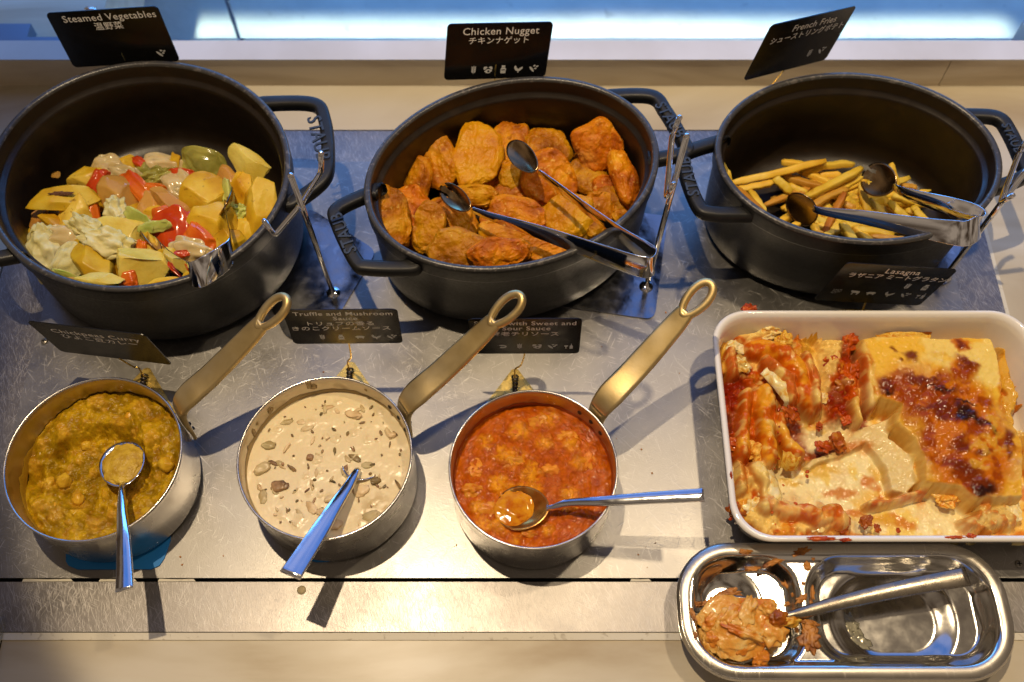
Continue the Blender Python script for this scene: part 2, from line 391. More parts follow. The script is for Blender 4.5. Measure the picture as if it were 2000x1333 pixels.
blue([(130, 1040), (130, 1098), (135, 1106), (152, 1113), (296, 1113), (312, 1106), (322, 1092), (334, 1056), (330, 960), (300, 930), (170, 930), (140, 960)], 'blue mat sticking out in front of the chickpea curry pan')
blue([(566, 1056), (590, 1085), (600, 1094), (618, 1099), (640, 1098), (700, 1075), (720, 1020), (700, 960), (600, 960)], 'blue mat peeping out under the mushroom cream sauce pan')
t = thing('menu_holder', at(0, 1250, ME+.0004), 'clear acrylic holder corner with a pale sheet at the counter edge', 'sign holder')
q = at(16, 1204, ME)
add('acrylic_sheet', prism([(q.x-.09, q.y-.2), (q.x, q.y-.2), (q.x, q.y-.004), (q.x-.004, q.y), (q.x-.09, q.y)], ME+.0005, ME+.0030), mat('clear_acrylic', (.95, .97, .95), .04, trans=1, ior=1.45), t, smooth=False)
add('paper_sheet', box(q.x-.09, q.x-.0052, q.y-.2, q.y-.0045, ME+.0031, ME+.0034), paper, t, smooth=False)

# ------------------------------------------------------------------ window
t = thing('window', (.3, .812, -.28), 'long window with sunlit ground behind the counter ledge', 'window')
glass = mat('window_glass', (.93, .97, 1), .0, trans=1, ior=1.02)
a = aty(375, 94, .8125); 
add('pane', box(-.49, .557, .8048, .8076, -.28, .0365), glass, t, smooth=False)
add('frame', join(box(-.62, -.49, .8045, .812, -.28, .034), box(.557, .575, .8045, .83, -.28, .040)), blue_frame, t, smooth=False)
add('mullion', sweep([(-.475, .83, -.28), (-.475, .87, .02)], rrect(.006, .012, .002), up=(1, 0, 0)), chrome, t)
sil = thing('shadow_bar', (.2, .96, -.28), 'thin vertical glazing bar standing outside the window', 'rail')  # bar added in place of a soft shadow stripe on the ground
add('bar', tube([(-.395, 1.08, -.28), (-.395, 1.08, -.03)], .003), blue_frame, sil)
wt = thing('table_edge', (-.56, .84, -.02), 'dark blue board leaning at the far left behind the ledge', 'board')
add('board', box(-.66, -.545, .815, .86, -.02, .006), blue_frame, wt, smooth=False)

# ------------------------------------------------------------------ writing
def text(s, size, mt, parent, o, ex, ey, ez, name='lettering', ext=.00003, align='CENTER', width=1.0, bold=0):
    cu = bpy.data.curves.new(name, 'FONT'); cu.body = s; cu.size = size; cu.align_x = align; cu.align_y = 'CENTER'; cu.extrude = ext; cu.offset = bold; cu.resolution_u = 3
    cu.space_character = 1.06
    ob = bpy.data.objects.new(name, cu); C.objects.link(ob); dg = bpy.context.evaluated_depsgraph_get()
    me = bpy.data.meshes.new_from_object(ob.evaluated_get(dg)); v = np.array([x.co[:] for x in me.vertices]); f = [list(q.vertices) for q in me.polygons]
    bpy.data.objects.remove(ob); bpy.data.curves.remove(cu); bpy.data.meshes.remove(me)
    if len(v) == 0: return None
    v[:, 0] *= width
    return add(name, frame((v, f), o, ex, ey, ez), mt, parent, smooth=False)

# allergen pictures, flat prints: outlines in a unit box
def el(cx, cy, rx, ry, rot=0, n=16):
    c, s = math.cos(R(rot)), math.sin(R(rot)); return [(cx+x*c-y*s, cy+x*s+y*c) for x, y in ngon(n, rx, ry)]
def icon_polys(k):
    if k == 'wheat':
        o = [el(0, .0, .03, .5)]
        for i in range(4):
            for s in (-1, 1): o.append(el(s*.15, -.22+i*.19, .055, .16, -s*32, 10))
        o.append(el(0, .42, .05, .13)); return o
    if k == 'egg': return [[(-.12, -.42), (.2, -.42), (.42, -.2), (.45, .0), (.1, .08), (-.1, .08), (-.4, -.2)], [(-.5, .1), (-.45, .38), (-.2, .42), (-.02, .3), (-.2, .14), (-.38, .0)], [(.5, .12), (.45, .38), (.2, .42), (.05, .3), (.25, .15), (.4, .02)]]
    if k == 'milk': return [[(-.28, -.5), (.28, -.5), (.30, .08), (.16, .26), (-.16, .26), (-.30, .08)], [(-.2, .3), (.2, .3), (.2, .5), (-.2, .5)]]
    if k == 'chicken': return [[(-.5, .22), (-.42, .42), (-.30, .42), (-.22, .15), (0, .0), (.2, .16), (.5, .28), (.42, .02), (.2, -.22), (.06, -.3), (.04, -.48), (-.08, -.48), (-.06, -.3), (-.3, -.2), (-.42, 0)]]
    if k == 'soy': return [el(-.2, -.08, .42, .13, -52), el(.06, .34, .14, .1, 10), el(.38, .26, .16, .09, 25), el(.2, .0, .14, .1, 10)]
    if k == 'pig': return [[(-.5, .05), (-.36, .2), (-.2, .25), (.3, .24), (.46, .14), (.5, .0), (.4, -.1), (.36, -.32), (.26, -.32), (.24, -.16), (-.15, -.16), (-.18, -.34), (-.28, -.34), (-.32, -.12), (-.46, -.04)]]
    if k == 'cow': return [[(-.5, .2), (-.42, .38), (-.25, .3), (.4, .26), (.5, .1), (.46, -.2), (.38, -.42), (.28, -.42), (.28, -.1), (-.1, -.1), (-.12, -.42), (-.24, -.42), (-.26, .0), (-.4, .05)]]
    if k == 'shrimp':
        outer = [(.48*math.cos(a), -.02+.32*math.sin(a)) for a in np.linspace(R(130), R(-150), 12)]
        inner = [(.05+.28*math.cos(a), -.02+.10*math.sin(a)) for a in np.linspace(R(-150), R(120), 12)]
        return [[(-.5, .3), (-.3, .22)]+outer[1:-1]+inner[1:]]
    if k == 'wine': return [[(.1, -.48), (.42, -.48), (.42, .1), (.3, .22), (.3, .5), (.22, .5), (.22, .22), (.1, .1)], [(-.48, .18), (-.08, .18), (-.12, -.02), (-.24, -.1), (-.24, -.38), (-.14, -.44), (-.42, -.44), (-.32, -.38), (-.32, -.1), (-.44, -.02)]]
    if k == 'sesame': return [el(-.4+.2*(i % 5)+.03*(i % 2), .34-.22*(i//5), .06, .035, 40*(i % 3), 6) for i in range(18)]
def icon(k, cx, cy, s, parent, o, ex, ey, ez):
    V = []; F = []
    for P in icon_polys(k):
        n = len(V); V += [(cx+s*p[0], cy+s*p[1], .00006) for p in P]; F.append(list(range(n, n+len(P))))
    ob = add('allergen_symbol', frame((V, F), o, ex, ey, ez), grey_print, parent, smooth=False)
    if k in ('egg', 'milk'):
        hole = frame(([(cx+s*x, cy+s*y, .0001) for x, y in (el(.06, -.18, .13, .13) if k == 'egg' else [(-.2, -.12), (.2, -.12), (.2, 0), (-.2, 0)])], [list(range(16 if k == 'egg' else 4))]), o, ex, ey, ez)
        add('symbol_detail', hole, card_black, parent, smooth=False)
    return ob
def rotm(yaw, roll, lean):
    return Matrix.Rotation(R(yaw), 3, 'Z') @ Matrix.Rotation(R(lean), 3, 'X') @ Matrix.Rotation(R(roll), 3, 'Y')
def card(c, ang, w, base, lines, icons, label, clip='front', wire_from=None):
    c = Vector(c); h = w*.605; M = rotm(*ang); ex, ez_, ey = M.col[0].copy(), -M.col[1].copy(), M.col[2].copy()   # ez_ points at the viewer
    b = Vector(base); t = thing('menu_card', b, label, 'menu card', 'menu cards on wire stands')
    pan = add('card_panel', frame(prism(rrect(w, h, .0045, 5), -.0009, 0), c, ex, ey, ez_), card_black, t, smooth=False)
    for s, x, y, size, wd in lines:
        text(s, size*w, white_print, pan, c+ez_*.00005+ex*(x*w)+ey*(y*w), ex, ey, ez_, width=wd, bold=.00004)
    for k, x, y in icons:
        icon(k, x*w, y*w, w*.088, pan, c, ex, ey, ez_)
    bot = c-ey*(h/2)-ez_*.0016
    if clip == 'front':
        poly = [(0, .016), (.0032, .0148), (.0050, .012), (.034, -.030), (-.034, -.030), (-.0050, .012), (-.0032, .0148)]
        add('base_plate', frame(prism(poly, .0004, .0016), Vector((b.x, b.y, 0)), Vector((1, 0, 0)), Vector((0, 1, 0)), Vector((0, 0, 1))), brass_clip, t, smooth=False)
        add('wire', tube([b+Vector((0, .004, .004)), b+Vector((0, .006, .02)), b.lerp(bot, .5)+Vector((.001, .004, 0)), bot, bot+ey*.02], .0008, 8), brass_clip, t)
        coils = []
        for k in range(5): coils.append(frame(lathe([(.0030-.0003*k, -.0011), (.0038-.0003*k, 0), (.0030-.0003*k, .0011)], 0, 0, n=14, z0=0), b+Vector((.0, .006-.0036*k, .0045)), Vector((1, 0, 0)), Vector((0, 0, 1)), Vector((0, 1, 0))))
        add('spring_clip', join(*coils), dark_metal, t)
    else:
        add('wire', tube([Vector(wire_from), Vector(wire_from).lerp(bot, .5), bot, bot+ey*.02], .0009, 8), brass_clip, t)
        add('base_plate', prism([(p[0]+wire_from[0], p[1]+wire_from[1]) for p in rrect(.04, .03, .006)], ME+.0004 if wire_from[1] > Y1 else .0004, ME+.002 if wire_from[1] > Y1 else .002), brass_clip, t, smooth=False)
    return t
card((-.1411, .4125, .1059), (.8, .5, -1.1), .094, at(684, 738), [('Truffle and Mushroom', .02, .232, .085, 1.06), ('Sauce', .03, .150, .085, 1.06), ('トリュフの香る', -.03, .060, .078, 1.12), ('きのこクリームソース', -.03, -.025, .078, 1.12)],
     [('wheat', -.22, -.18), ('milk', -.05, -.18), ('pig', .12, -.18), ('chicken', .27, -.18), ('soy', .41, -.18)], 'black card lettered Truffle and Mushroom Sauce behind the cream sauce pan')
card((.0111, .4088, .0958), (-.1, -.4, -2.9), .094, at(1006, 752), [('Shrimp with Sweet and', .0, .225, .088, 1.04), ('Sour Sauce', .01, .140, .088, 1.04), ('海老チリソース', -.0, .045, .078, 1.1)],
     [('shrimp', -.21, -.17), ('wheat', -.05, -.17), ('egg', .11, -.17), ('soy', .25, -.17), ('wine', .40, -.17)], 'black card lettered Shrimp with Sweet and Sour Sauce crossed by a brass handle')
card((-.3540, .4105, .0800), (-8.6, -2.9, 4.1), .105, at(283, 750), [('Chickpeas Curry', .02, .165, .095, 1.1), ('ひよこ豆カレー', .02, .07, .085, 1.1)],
     [], 'tilted black card lettered Chickpeas Curry behind the curry pan')
card((-.0133, .6995, .1290), (12.0, 8.6, -11.6), .101, (-.012, .722, ME), [('Chicken Nugget', .01, .215, .105, 1), ('チキンナゲット', .0, .115, .082, 1)],
     [('wheat', -.22, -.20), ('egg', -.08, -.20), ('milk', .07, -.20), ('chicken', .22, -.20), ('soy', .37, -.20)], 'black card lettered Chicken Nugget standing behind the middle pot', 'back', (-.012, .725, ME+.001))
card((-.3825, .7180, .1280), (.8, -3.6, -6.8), .107, (-.38, .73, ME), [('Steamed Vegetables', .04, .222, .098, 1), ('温野菜', .0, .125, .085, 1)],
     [('soy', .36, -.20)], 'black card lettered Steamed Vegetables standing behind the left pot', 'back', (-.38, .735, ME+.001))
card((.2712, .6982, .1408), (28.9, 13.6, .1), .108, (.262, .722, ME), [('French Fries', .06, .20, .098, 1), ('シューストリングポテト', .03, .105, .078, 1)],
     [('wheat', .21, -.16), ('soy', .36, -.16)], 'black tilted card lettered French Fries standing behind the right pot', 'back', tuple(aty(1498, 178, .715)))
card((.3388, .4803, .0619), (2.8, 10.8, .7), .108, (.3388, .47, 0), [('Lasagna', .05, .215, .098, 1), ('ラザニア ミートグラタン', .05, .125, .078, 1)],
     [('wheat', .21, .0), ('milk', .38, .0), ('sesame', -.37, -.14), ('cow', -.2, -.14), ('pig', -.05, -.14), ('chicken', .12, -.14), ('soy', .27, -.14), ('wine', .42, -.14)], 'reddish black card lettered Lasagna leaning behind the white dish', 'back', (.332, .474, .001))

# ------------------------------------------------------------------ cast iron pots
RIMZ = .110
def pot(c, a, b, ang, handles, label):
    cx, cy = c; an = R(ang)
    t = thing('cast_iron_pot', (cx, cy, 0), label, 'pot', 'black cast iron pots')
    prof = [(-.118*a/.14, .0045), (-.050, .0035), (-.024, .0008), (-.016, .0008), (-.009, .004), (-.0055, .012), (-.0045, .03), (-.0035, .060), (-.0030, .0855), (-.0026, .0868), (-.0008, .0885), (-.0002, .091), (0, .104), (.0004, .1075),
            (-.0002, .1092), (-.0016, .110), (-.0036, .110), (-.0052, .1092), (-.0060, .1075), (-.0064, .0960), (-.0072, .0935), (-.0105, .0920), (-.0115, .0905), (-.0118, .088), (-.0125, .06), (-.0135, .028), (-.017, .016), (-.024, .0092), (-.040, .0078), (-.095*a/.14, .0075)]
    V, F = lathe(prof, cx, cy, a, b, an, n=160)
    n = 160; F = F+[list(range(n))[::-1], list(range(len(V)-n, len(V)))]
    V2, F2 = [], []
    k_out = 16
    body = add('body', (V, F), iron, t)
    body.data.materials.append(iron_in); body.data.materials.append(iron_rim)
    for p in body.data.polygons:
        if p.index >= n*(k_out+2): p.material_index = 1
        elif p.index >= n*(k_out-3): p.material_index = 2
    for path, txt in handles:
        P = [at(x, y, .098) for x, y in path]; cen = Vector((cx, cy, .098))
        P = [cen.lerp(P[0], .955)]+P+[cen.lerp(P[-1], .955)]
        for q in (P[0], P[1], P[-1], P[-2]): q.z = .094
        hp = catmull(P, 9)
        h = add('handle', sweep(hp, lambda s: rrect(.0125+.006*abs(2*s-1)**6, .0125, .0036, 4), up=(0, 0, 1)), iron, t)
        if txt:
            A, B = at(*txt[0], .1045), at(*txt[1], .1045); ex = (B-A).normalized(); ez = Vector((0, 0, 1)); ey = ez.cross(ex)
            text('STAUB', (B-A).length/2.9, iron_letter, h, (A+B)/2+ez*.0002, ex, ey, ez, name='raised_lettering', ext=.0008, width=.92, bold=.0002)
    return t
iron_letter = mat('raised_enamel', (.035, .045, .06), .3, 0, .6)
pot((-.3412, .5762), .1404, .1290, -20, [([(520, 198), (612, 205), (634, 235), (641, 300), (632, 352), (572, 392)], ((611, 228), (632, 315))), ([(28, 495), (-30, 502), (-80, 440), (-85, 350)], None)],
    'big black iron pot of steamed vegetables, nearest the left edge')
pot((.0009, .5763), .1384, .1055, 21.3, [([(728, 372), (660, 410), (660, 440), (696, 512), (722, 524), (800, 520)], ((688, 495), (656, 418))), ([(1196, 184), (1272, 190), (1300, 220), (1336, 282), (1338, 300), (1280, 308)], ((1286, 202), (1330, 268)))],
    'black oval iron pot heaped with chicken nuggets, the middle one')
pot((.3187, .5929), .1313, .0988, .6, [([(1402, 275), (1338, 302), (1336, 330), (1362, 400), (1388, 418), (1464, 414)], ((1357, 384), (1337, 308))), ([(1888, 222), (1946, 232), (1972, 262), (1998, 322), (2000, 345), (1950, 362)], ((1962, 242), (1990, 300)))],
    'black oval iron pot holding french fries, on the right')

# ------------------------------------------------------------------ saucepans
PANH, PR = .068, .0712
def saucepan(c, r, azim, label, loopr=.178, loopz=.130):
    cx, cy = c; t = thing('saucepan', (cx, cy, .0016), label, 'saucepan', 'small steel saucepans with brass handles')
    prof = [(.001, .0016), (r-.006, .0016), (r-.002, .003), (r-.0006, .007), (r-.0006, .060), (r, .064), (r+.0004, PANH-.0006), (r, PANH), (r-.0010, PANH), (r-.0018, PANH-.001), (r-.0022, .060), (r-.0022, .009), (r-.006, .0045), (.001, .0045)]
    ob = add('body', lathe(prof, cx, cy, n=128, z0=0), pan_steel, t); ob.data.materials.append(pan_inner)
    for p in ob.data.polygons:
        if p.index >= 128*9: p.material_index = 1
    d = Vector((math.cos(R(azim)), math.sin(R(azim)), 0)); Z = Vector((0, 0, 1)); side = Z.cross(d)
    o = Vector((cx, cy, 0)); P = [(r+.0022, .014), (r+.0030, .030), (r+.0030, .050), (r+.0046, .064), (r+.0095, .0745), (r+.020, .082), (.115, .0925), (.148, .112), (.170, .1265)]
    path = catmull([o+d*a+Z*z for a, z in P], 8)
    def sec(s):
        w = np.interp(s, [0, .06, .2, .36, .45, .62, .8, .93, 1], [.010, .0155, .0165, .0175, .0190, .0230, .0215, .0185, .0150])
        th = np.interp(s, [0, .15, .35, .45, .8, 1], [.0030, .0034, .0060, .0072, .0066, .0066])
        return rrect(w, th, th*.42, 4)
    bar = sweep(path, sec, up=lambda s: (d*-.5+Z*.86) if s > .45 else d*1.0+Z*.3)
    e = (o+d*.170+Z*.1265); f = (d*.86+Z*.5).normalized()
    nrm = f.cross(side).normalized()
    ring = [e+f*(.0125+.0170*math.cos(q))+side*(.0080+.0014*math.cos(q))*math.sin(q) for q in np.linspace(0, 2*math.pi, 37)[:-1]]
    eye = sweep(ring, rrect(.0068, .0068, .0030, 5), up=nrm, closed=True)
    h = add('handle', join(bar, eye), brass, t)
    for k, (dz, ds) in enumerate(((.026, 0), (.044, .004), (.044, -.004))):
        q = o+d*(r+.0050)+Z*dz+side*ds
        add('rivet', frame(lathe([(.0001, .0018), (.0014, .0014), (.0021, 0)], 0, 0, n=14), q, side, Z, d), dark_metal, h)
    for ds in (-.013, 0, .013):
        q = o+d*(r-.0026)+Z*.056+side*ds
        q = o+(q-o-Z*.056).normalized()*(r-.0022)+Z*.056
        add('inner_rivet', frame(lathe([(.0001, .0015), (.0016, .0012), (.0025, 0)], 0, 0, n=16), q, side, Z, -d), dark_metal, t)
    return t
PANS = [((-.3464, .3116), .0726, 33.5), ((-.1549, .3126), .0722, 34), ((.0175, .3028), .0694, 42)]
saucepan(*PANS[0], 'small saucepan of chickpea curry, leftmost of the three saucepans')
saucepan(*PANS[1], 'small saucepan of mushroom cream sauce, middle of the three')
saucepan(*PANS[2], 'small saucepan of red orange shrimp sauce, nearest the white dish')

food_attr = dict(attr=True, spec=.5)
curry_m = mat('curry', (1, 1, 1), .30, bump=[(500, .35, .0012), (180, .3, .002)], rvar=.12, nscale=160, ramp=[(.3, (.72, .66, .5)), (.6, (1, 1, 1)), (.75, (1.15, 1.1, 1.0))], sss=.15, sssc=(1, .5, .1), **food_attr)
cream_m = mat('cream_sauce', (1, 1, 1), .24, bump=[(90, .12, .002)], rvar=.06, nscale=120, sss=.15, **food_attr)
chili_m = mat('sweet_sour_sauce', (1, 1, 1), .09, bump=[(300, .16, .0010), (110, .4, .003)], rvar=.05, nscale=140, ramp=[(.3, (.68, .55, .4)), (.6, (1, 1, 1))], sss=.08, sssc=(1, .3, .05), **food_attr)
rs = np.random.default_rng(3)
def bumps(x, y, pts):
    z = np.zeros_like(x); c = np.zeros_like(x)
    for bx, by, r, h in pts:
        d = np.sqrt((x-bx)**2+(y-by)**2)/r; k = np.where(d < 1, np.sqrt(np.clip(1-d*d, 0, 1)), 0)*h
        c = np.maximum(c, np.where(d < 1, 1-d, 0)); z = np.maximum(z, k)
    return z, c
# shrimp in sweet and sour sauce
cx, cy = PANS[2][0]; pr_ = PANS[2][1]-.0028
B = [(cx+r*math.cos(a), cy+r*math.sin(a), s, h) for r, a, s, h in [(rs.uniform(0, .060), rs.uniform(0, 6.28), rs.uniform(.006, .013), rs.uniform(.0022, .0050)) for _ in range(30)]]
def f_chili(x, y, rr):
    wx = x+.004*(fbm(x, y, 160, 3, 5)-.5); wy = y+.004*(fbm(x, y, 160, 3, 9)-.5)
    z, c = bumps(wx, wy, B); n = fbm(x, y, 130, 5, 1); n2 = fbm(x, y, 420, 3, 4)
    zz = .0440+z*.45+.0046*(n-.5)+.0026*(n2-.5)+.0010*(fbm(x, y, 900, 2, 44)-.5)-.001*sm(.93, 1, rr)
    t = np.clip(c*1.5, 0, 1)*sm(.35, .65, n2*.5+n*.5+.08)
    a = np.array([.56, .125, .002]); b = np.array([.82, .34, .010]); k = sm(.45, .62, fbm(x, y, 260, 4, 8))[..., None]*.35
    col = a*(1-t[..., None])+b*t[..., None]; col = col*(1-k)+np.array([.34, .035, .003])*k
    return zz, col
V, F, col = disc_grid(cx, cy, pr_, f_chili)
tag(add('shrimp_sauce', (V, F), chili_m, col=col, loc=(cx, cy, .03)), 'glossy orange red shrimp and sweet sour sauce filling its saucepan', 'sauce')
# mushroom cream
cx, cy = PANS[1][0]; pr_ = PANS[1][1]-.0028
B2 = [(cx+r*math.cos(a), cy+r*math.sin(a), s, h) for r, a, s, h in [(rs.uniform(.005, .064), rs.uniform(0, 6.28), rs.uniform(.003, .006), rs.uniform(.0004, .0011)) for _ in range(26)]]
def f_cream(x, y, rr):
    wx = x+.003*(fbm(x, y, 200, 3, 5)-.5); wy = y+.003*(fbm(x, y, 200, 3, 9)-.5)
    z, c = bumps(wx, wy, B2); n = fbm(x, y, 70, 4, 11)
    zz = .0440+z+.0016*(n-.5)+.0003*(fbm(x, y, 300, 3, 2)-.5)
    t = (np.clip(c*1.4, 0, 1)*sm(.3, .6, fbm(x, y, 320, 3, 6)))[..., None]
    col = np.array([.78, .65, .41])*(1-t*.4)+np.array([.54, .38, .17])*t*.4
    d = np.exp(-(((x-at(735, 1000, .045).x)/.012)**2+((y-at(735, 1000, .045).y)/.014)**2))[..., None]*sm(.4, .6, fbm(x, y, 180, 4, 16))[..., None]
    col = col*(1-d)+np.array([.40, .26, .07])*d
    return zz, col
V, F, col = disc_grid(cx, cy, pr_, f_cream)
tag(add('cream_sauce', (V, F), cream_m, col=col, loc=(cx, cy, .03)), 'pale beige mushroom cream sauce filling the middle saucepan', 'sauce')
# curry, scooped out in the middle and smeared up the left wall
cx, cy = PANS[0][0]; pr_ = PANS[0][1]-.0028
B3 = [(at(px, py, .04).x, at(px, py, .04).y, r, h) for px, py, r, h in [(195, 788, .010, .007), (90, 945, .0072, .006), (120, 938, .0075, .006), (75, 985, .008, .005), (325, 905, .009, .006), (300, 860, .008, .004), (150, 985, .009, .004), (280, 800, .010, .004), (105, 1000, .009, .004), (60, 905, .008, .003), (250, 960, .008, .003), (215, 1000, .008, .003), (130, 850, .008, .003), (180, 1020, .009, .003), (240, 830, .009, .004)]]
B3 += [(cx+rs.uniform(-.06, .06), cy+rs.uniform(-.06, .06), rs.uniform(.003, .006), rs.uniform(.0008, .0020)) for _ in range(40)]
def f_curry(x, y, rr):
    wx = x+.004*(fbm(x, y, 150, 3, 25)-.5); wy = y+.004*(fbm(x, y, 150, 3, 29)-.5)
    z, c = bumps(wx, wy, B3); n = fbm(x, y, 95, 5, 21)
    th = np.arctan2(y-cy, x-cx)
    hole = ((x-cx+.006)/.040)**2+((y-cy+.000)/.036)**2
    ridge = sm(.75, 1.35, hole+.5*(n-.5))*(.35+.65*sm(-.2, .9, np.sin(th)))
    zz = .0285+z*.7+.017*ridge+.010*(n-.5)+.0030*(fbm(x, y, 330, 4, 22)-.5)+.0012*(fbm(x, y, 800, 2, 23)-.5)-.003*sm(.9, 1, rr)
    gap = np.exp(-(((x-at(60, 925, .04).x)/.007)**2+((y-at(60, 925, .04).y)/.010)**2)); zz = zz-.016*gap
    zz = np.maximum(zz, .0060+.002*n)
    t = sm(.35, .7, n*.6+.4*fbm(x, y, 240, 3, 31)+.0*c)[..., None]
    col = np.array([.32, .185, .003])*(1-t)+np.array([.60, .365, .008])*t
    o = (np.clip(c*1.6, 0, 1)*.6)[..., None]; col = col*(1-o)+np.array([.66, .36, .03])*o
    o = sm(.6, .7, fbm(x, y, 170, 3, 41))[..., None]*.6; col = col*(1-o*.5)+np.array([.40, .14, .008])*o*.5
    return zz, col
V, F, col = disc_grid(cx, cy, pr_, f_curry)
tag(add('chickpea_curry', (V, F), curry_m, col=col, loc=(cx, cy, .03)), 'thick yellow brown chickpea curry scooped out in the left saucepan', 'curry')
# whole chickpeas showing in the curry
chick_m = mat('chickpea', (.46, .27, .04), .28, spec=.5, ramp=[(.35, (.52, .27, .012)), (.6, (.68, .42, .03))], nscale=120, objvar=.15, bump=[(400, .2, .0006)], sss=.1)
cl = ['chickpea half sunk in the curry, near the spoon handle side', 'large orange chickpea on top of the curry at the far edge']
for i, (px, py, r, z) in enumerate([(192, 790, .0068, .047), (92, 944, .0058, .036), (122, 938, .0060, .037), (75, 975, .0056, .034), (322, 905, .0062, .043), (105, 990, .0056, .033), (300, 868, .0050, .042), (150, 975, .0050, .032), (255, 815, .0058, .043), (165, 868, .0048, .035), (285, 1000, .0052, .036), (225, 985, .0048, .031)]):
    c = at(px, py, z); a = basis(i*37, 10, 10); c.z -= .0035 if i % 3 else .0048
    tag(add('chickpea', blob(c, r*1.15, r, r*.9, a, seed=i, amp=.10, f=1.6, fine=.06, ff=5, sub=4, hook=lambda x, y, z, p: (x, y, z*(1-.15*max(0, p.x)))), chick_m, loc=c),
        'large chickpea lying highest at the far edge of the curry' if i == 0 else 'chickpea half sunk in the curry, '+where(c, PANS[0][0], .068), 'chickpea', 'chickpeas in the curry')
# mushroom pieces in the cream
mush_m = mat('mushroom_piece', (.2, .13, .06), .3, ramp=[(.35, (.10, .06, .03)), (.6, (.30, .20, .09))], nscale=90, objvar=.4, sss=.1)
pale_mush = mat('pale_mushroom', (.42, .31, .16), .3, ramp=[(.35, (.48, .35, .17)), (.6, (.66, .52, .30))], nscale=70, objvar=.2, sss=.1)
def pan_pts(n, c, r0):
    out = []
    while len(out) < n:
        a, r = rs.uniform(0, 6.28), r0*math.sqrt(rs.uniform(0, 1)); out.append((c[0]+r*math.cos(a), c[1]+r*math.sin(a)))
    return out
big = [(546, 950, .0070, .0052, 10), (605, 894, .0030, .0030, 0), (512, 915, .0075, .0045, 30), (733, 940, .0045, .0035, 20), (690, 810, .0075, .0035, -20), (656, 1025, .0050, .0045, 0), (570, 915, .0050, .0014, -35), (778, 948, .0050, .0012, -60), (765, 850, .0040, .0028, 0), (708, 960, .0065, .005, 40), (725, 1010, .008, .005, 20), (525, 870, .006, .004, 0), (560, 875, .005, .0012, 60), (650, 975, .006, .0035, 10), (630, 1000, .005, .003, 0)]
for i, (px, py, rx, ry, rot) in enumerate(big):
    c = at(px, py, .0447); a = basis(rot, rs.uniform(-10, 10), rs.uniform(-10, 10), .9)
    tag(add('mushroom_piece', blob(c, rx, ry, .0016, a, seed=i+40, amp=.22, f=1.5, sub=3, bend=.4), mush_m if i in (0, 1, 3, 6, 7) else pale_mush, loc=c), ('brown' if i in (0, 1, 3, 6, 7) else 'pale')+' mushroom piece in the cream sauce, '+where(c, PANS[1][0], .068), 'mushroom', 'mushroom pieces in the cream sauce')
for i, (x, y) in enumerate(pan_pts(34, PANS[1][0], .063)):
    c = Vector((x, y, .0443)); s_ = rs.uniform(.0022, .0050)
    tag(add('mushroom_slice', blob(c, s_*1.3, s_*rs.uniform(.4, .8), .0008, basis(rs.uniform(0, 180), rs.uniform(-8, 8), 0, .97), seed=i+400, amp=.2, f=1.6, sub=3, bend=rs.uniform(-.5, .5)), pale_mush if i % 8 else mush_m, loc=c),
        'small pale mushroom bit just under the surface of the cream sauce', 'mushroom', 'small mushroom bits in the cream sauce')
for i, (x, y) in enumerate(pan_pts(80, PANS[1][0], .064)):
    c = Vector((x, y, .0452)); a = basis(rs.uniform(0, 180), rs.uniform(-8, 8), 0, 1); L_ = rs.uniform(.0006, .0030)*(1 if i % 3 else .4)
    tag(add('herb_fleck', blob(c, L_, rs.uniform(.0005, .0012), .0005, a, seed=i+90, amp=.2, sub=2, bend=rs.uniform(-1, 1)), mush_m if i % 5 else pale_mush, loc=c), 'tiny dark fleck of mushroom or herb in the cream sauce', 'fleck', 'dark flecks in the cream sauce')
# shrimp lumps under the sauce
shr_m = mat('sauced_shrimp', (.55, .15, .02), .16, ramp=[(.3, (.55, .11, .006)), (.6, (.74, .30, .03))], nscale=150, objvar=.10, bump=[(350, .3, .001)], coat=.0, sss=.2, sssc=(1, .3, .1))
for i, (px, py, rx, ry, rot) in enumerate([(1048, 830, .011, .008, 20), (930, 915, .011, .008, 40), (955, 1000, .012, .009, -20), (1105, 855, .010, .007, 10), (1005, 850, .008, .006, 0), (1115, 990, .011, .007, 60), (1150, 905, .010, .006, 80), (1040, 1040, .010, .006, 10), (920, 960, .009, .007, 0), (1000, 905, .010, .007, 30), (1075, 920, .009, .006, 0)]):
    c = at(px, py, .0408); a = basis(rot, rs.uniform(-12, 12), rs.uniform(-12, 12), .9)
    tag(add('shrimp_piece', blob(c, rx, ry, .0052, a, seed=i+200, amp=.20, f=1.8, fine=.10, ff=4, sub=5), shr_m, loc=c), 'sauce coated shrimp lump '+where(c, PANS[2][0], .066)+' of the red sauce', 'shrimp', 'shrimp in the sweet and sour sauce')

Z_ = Vector((0, 0, 1))
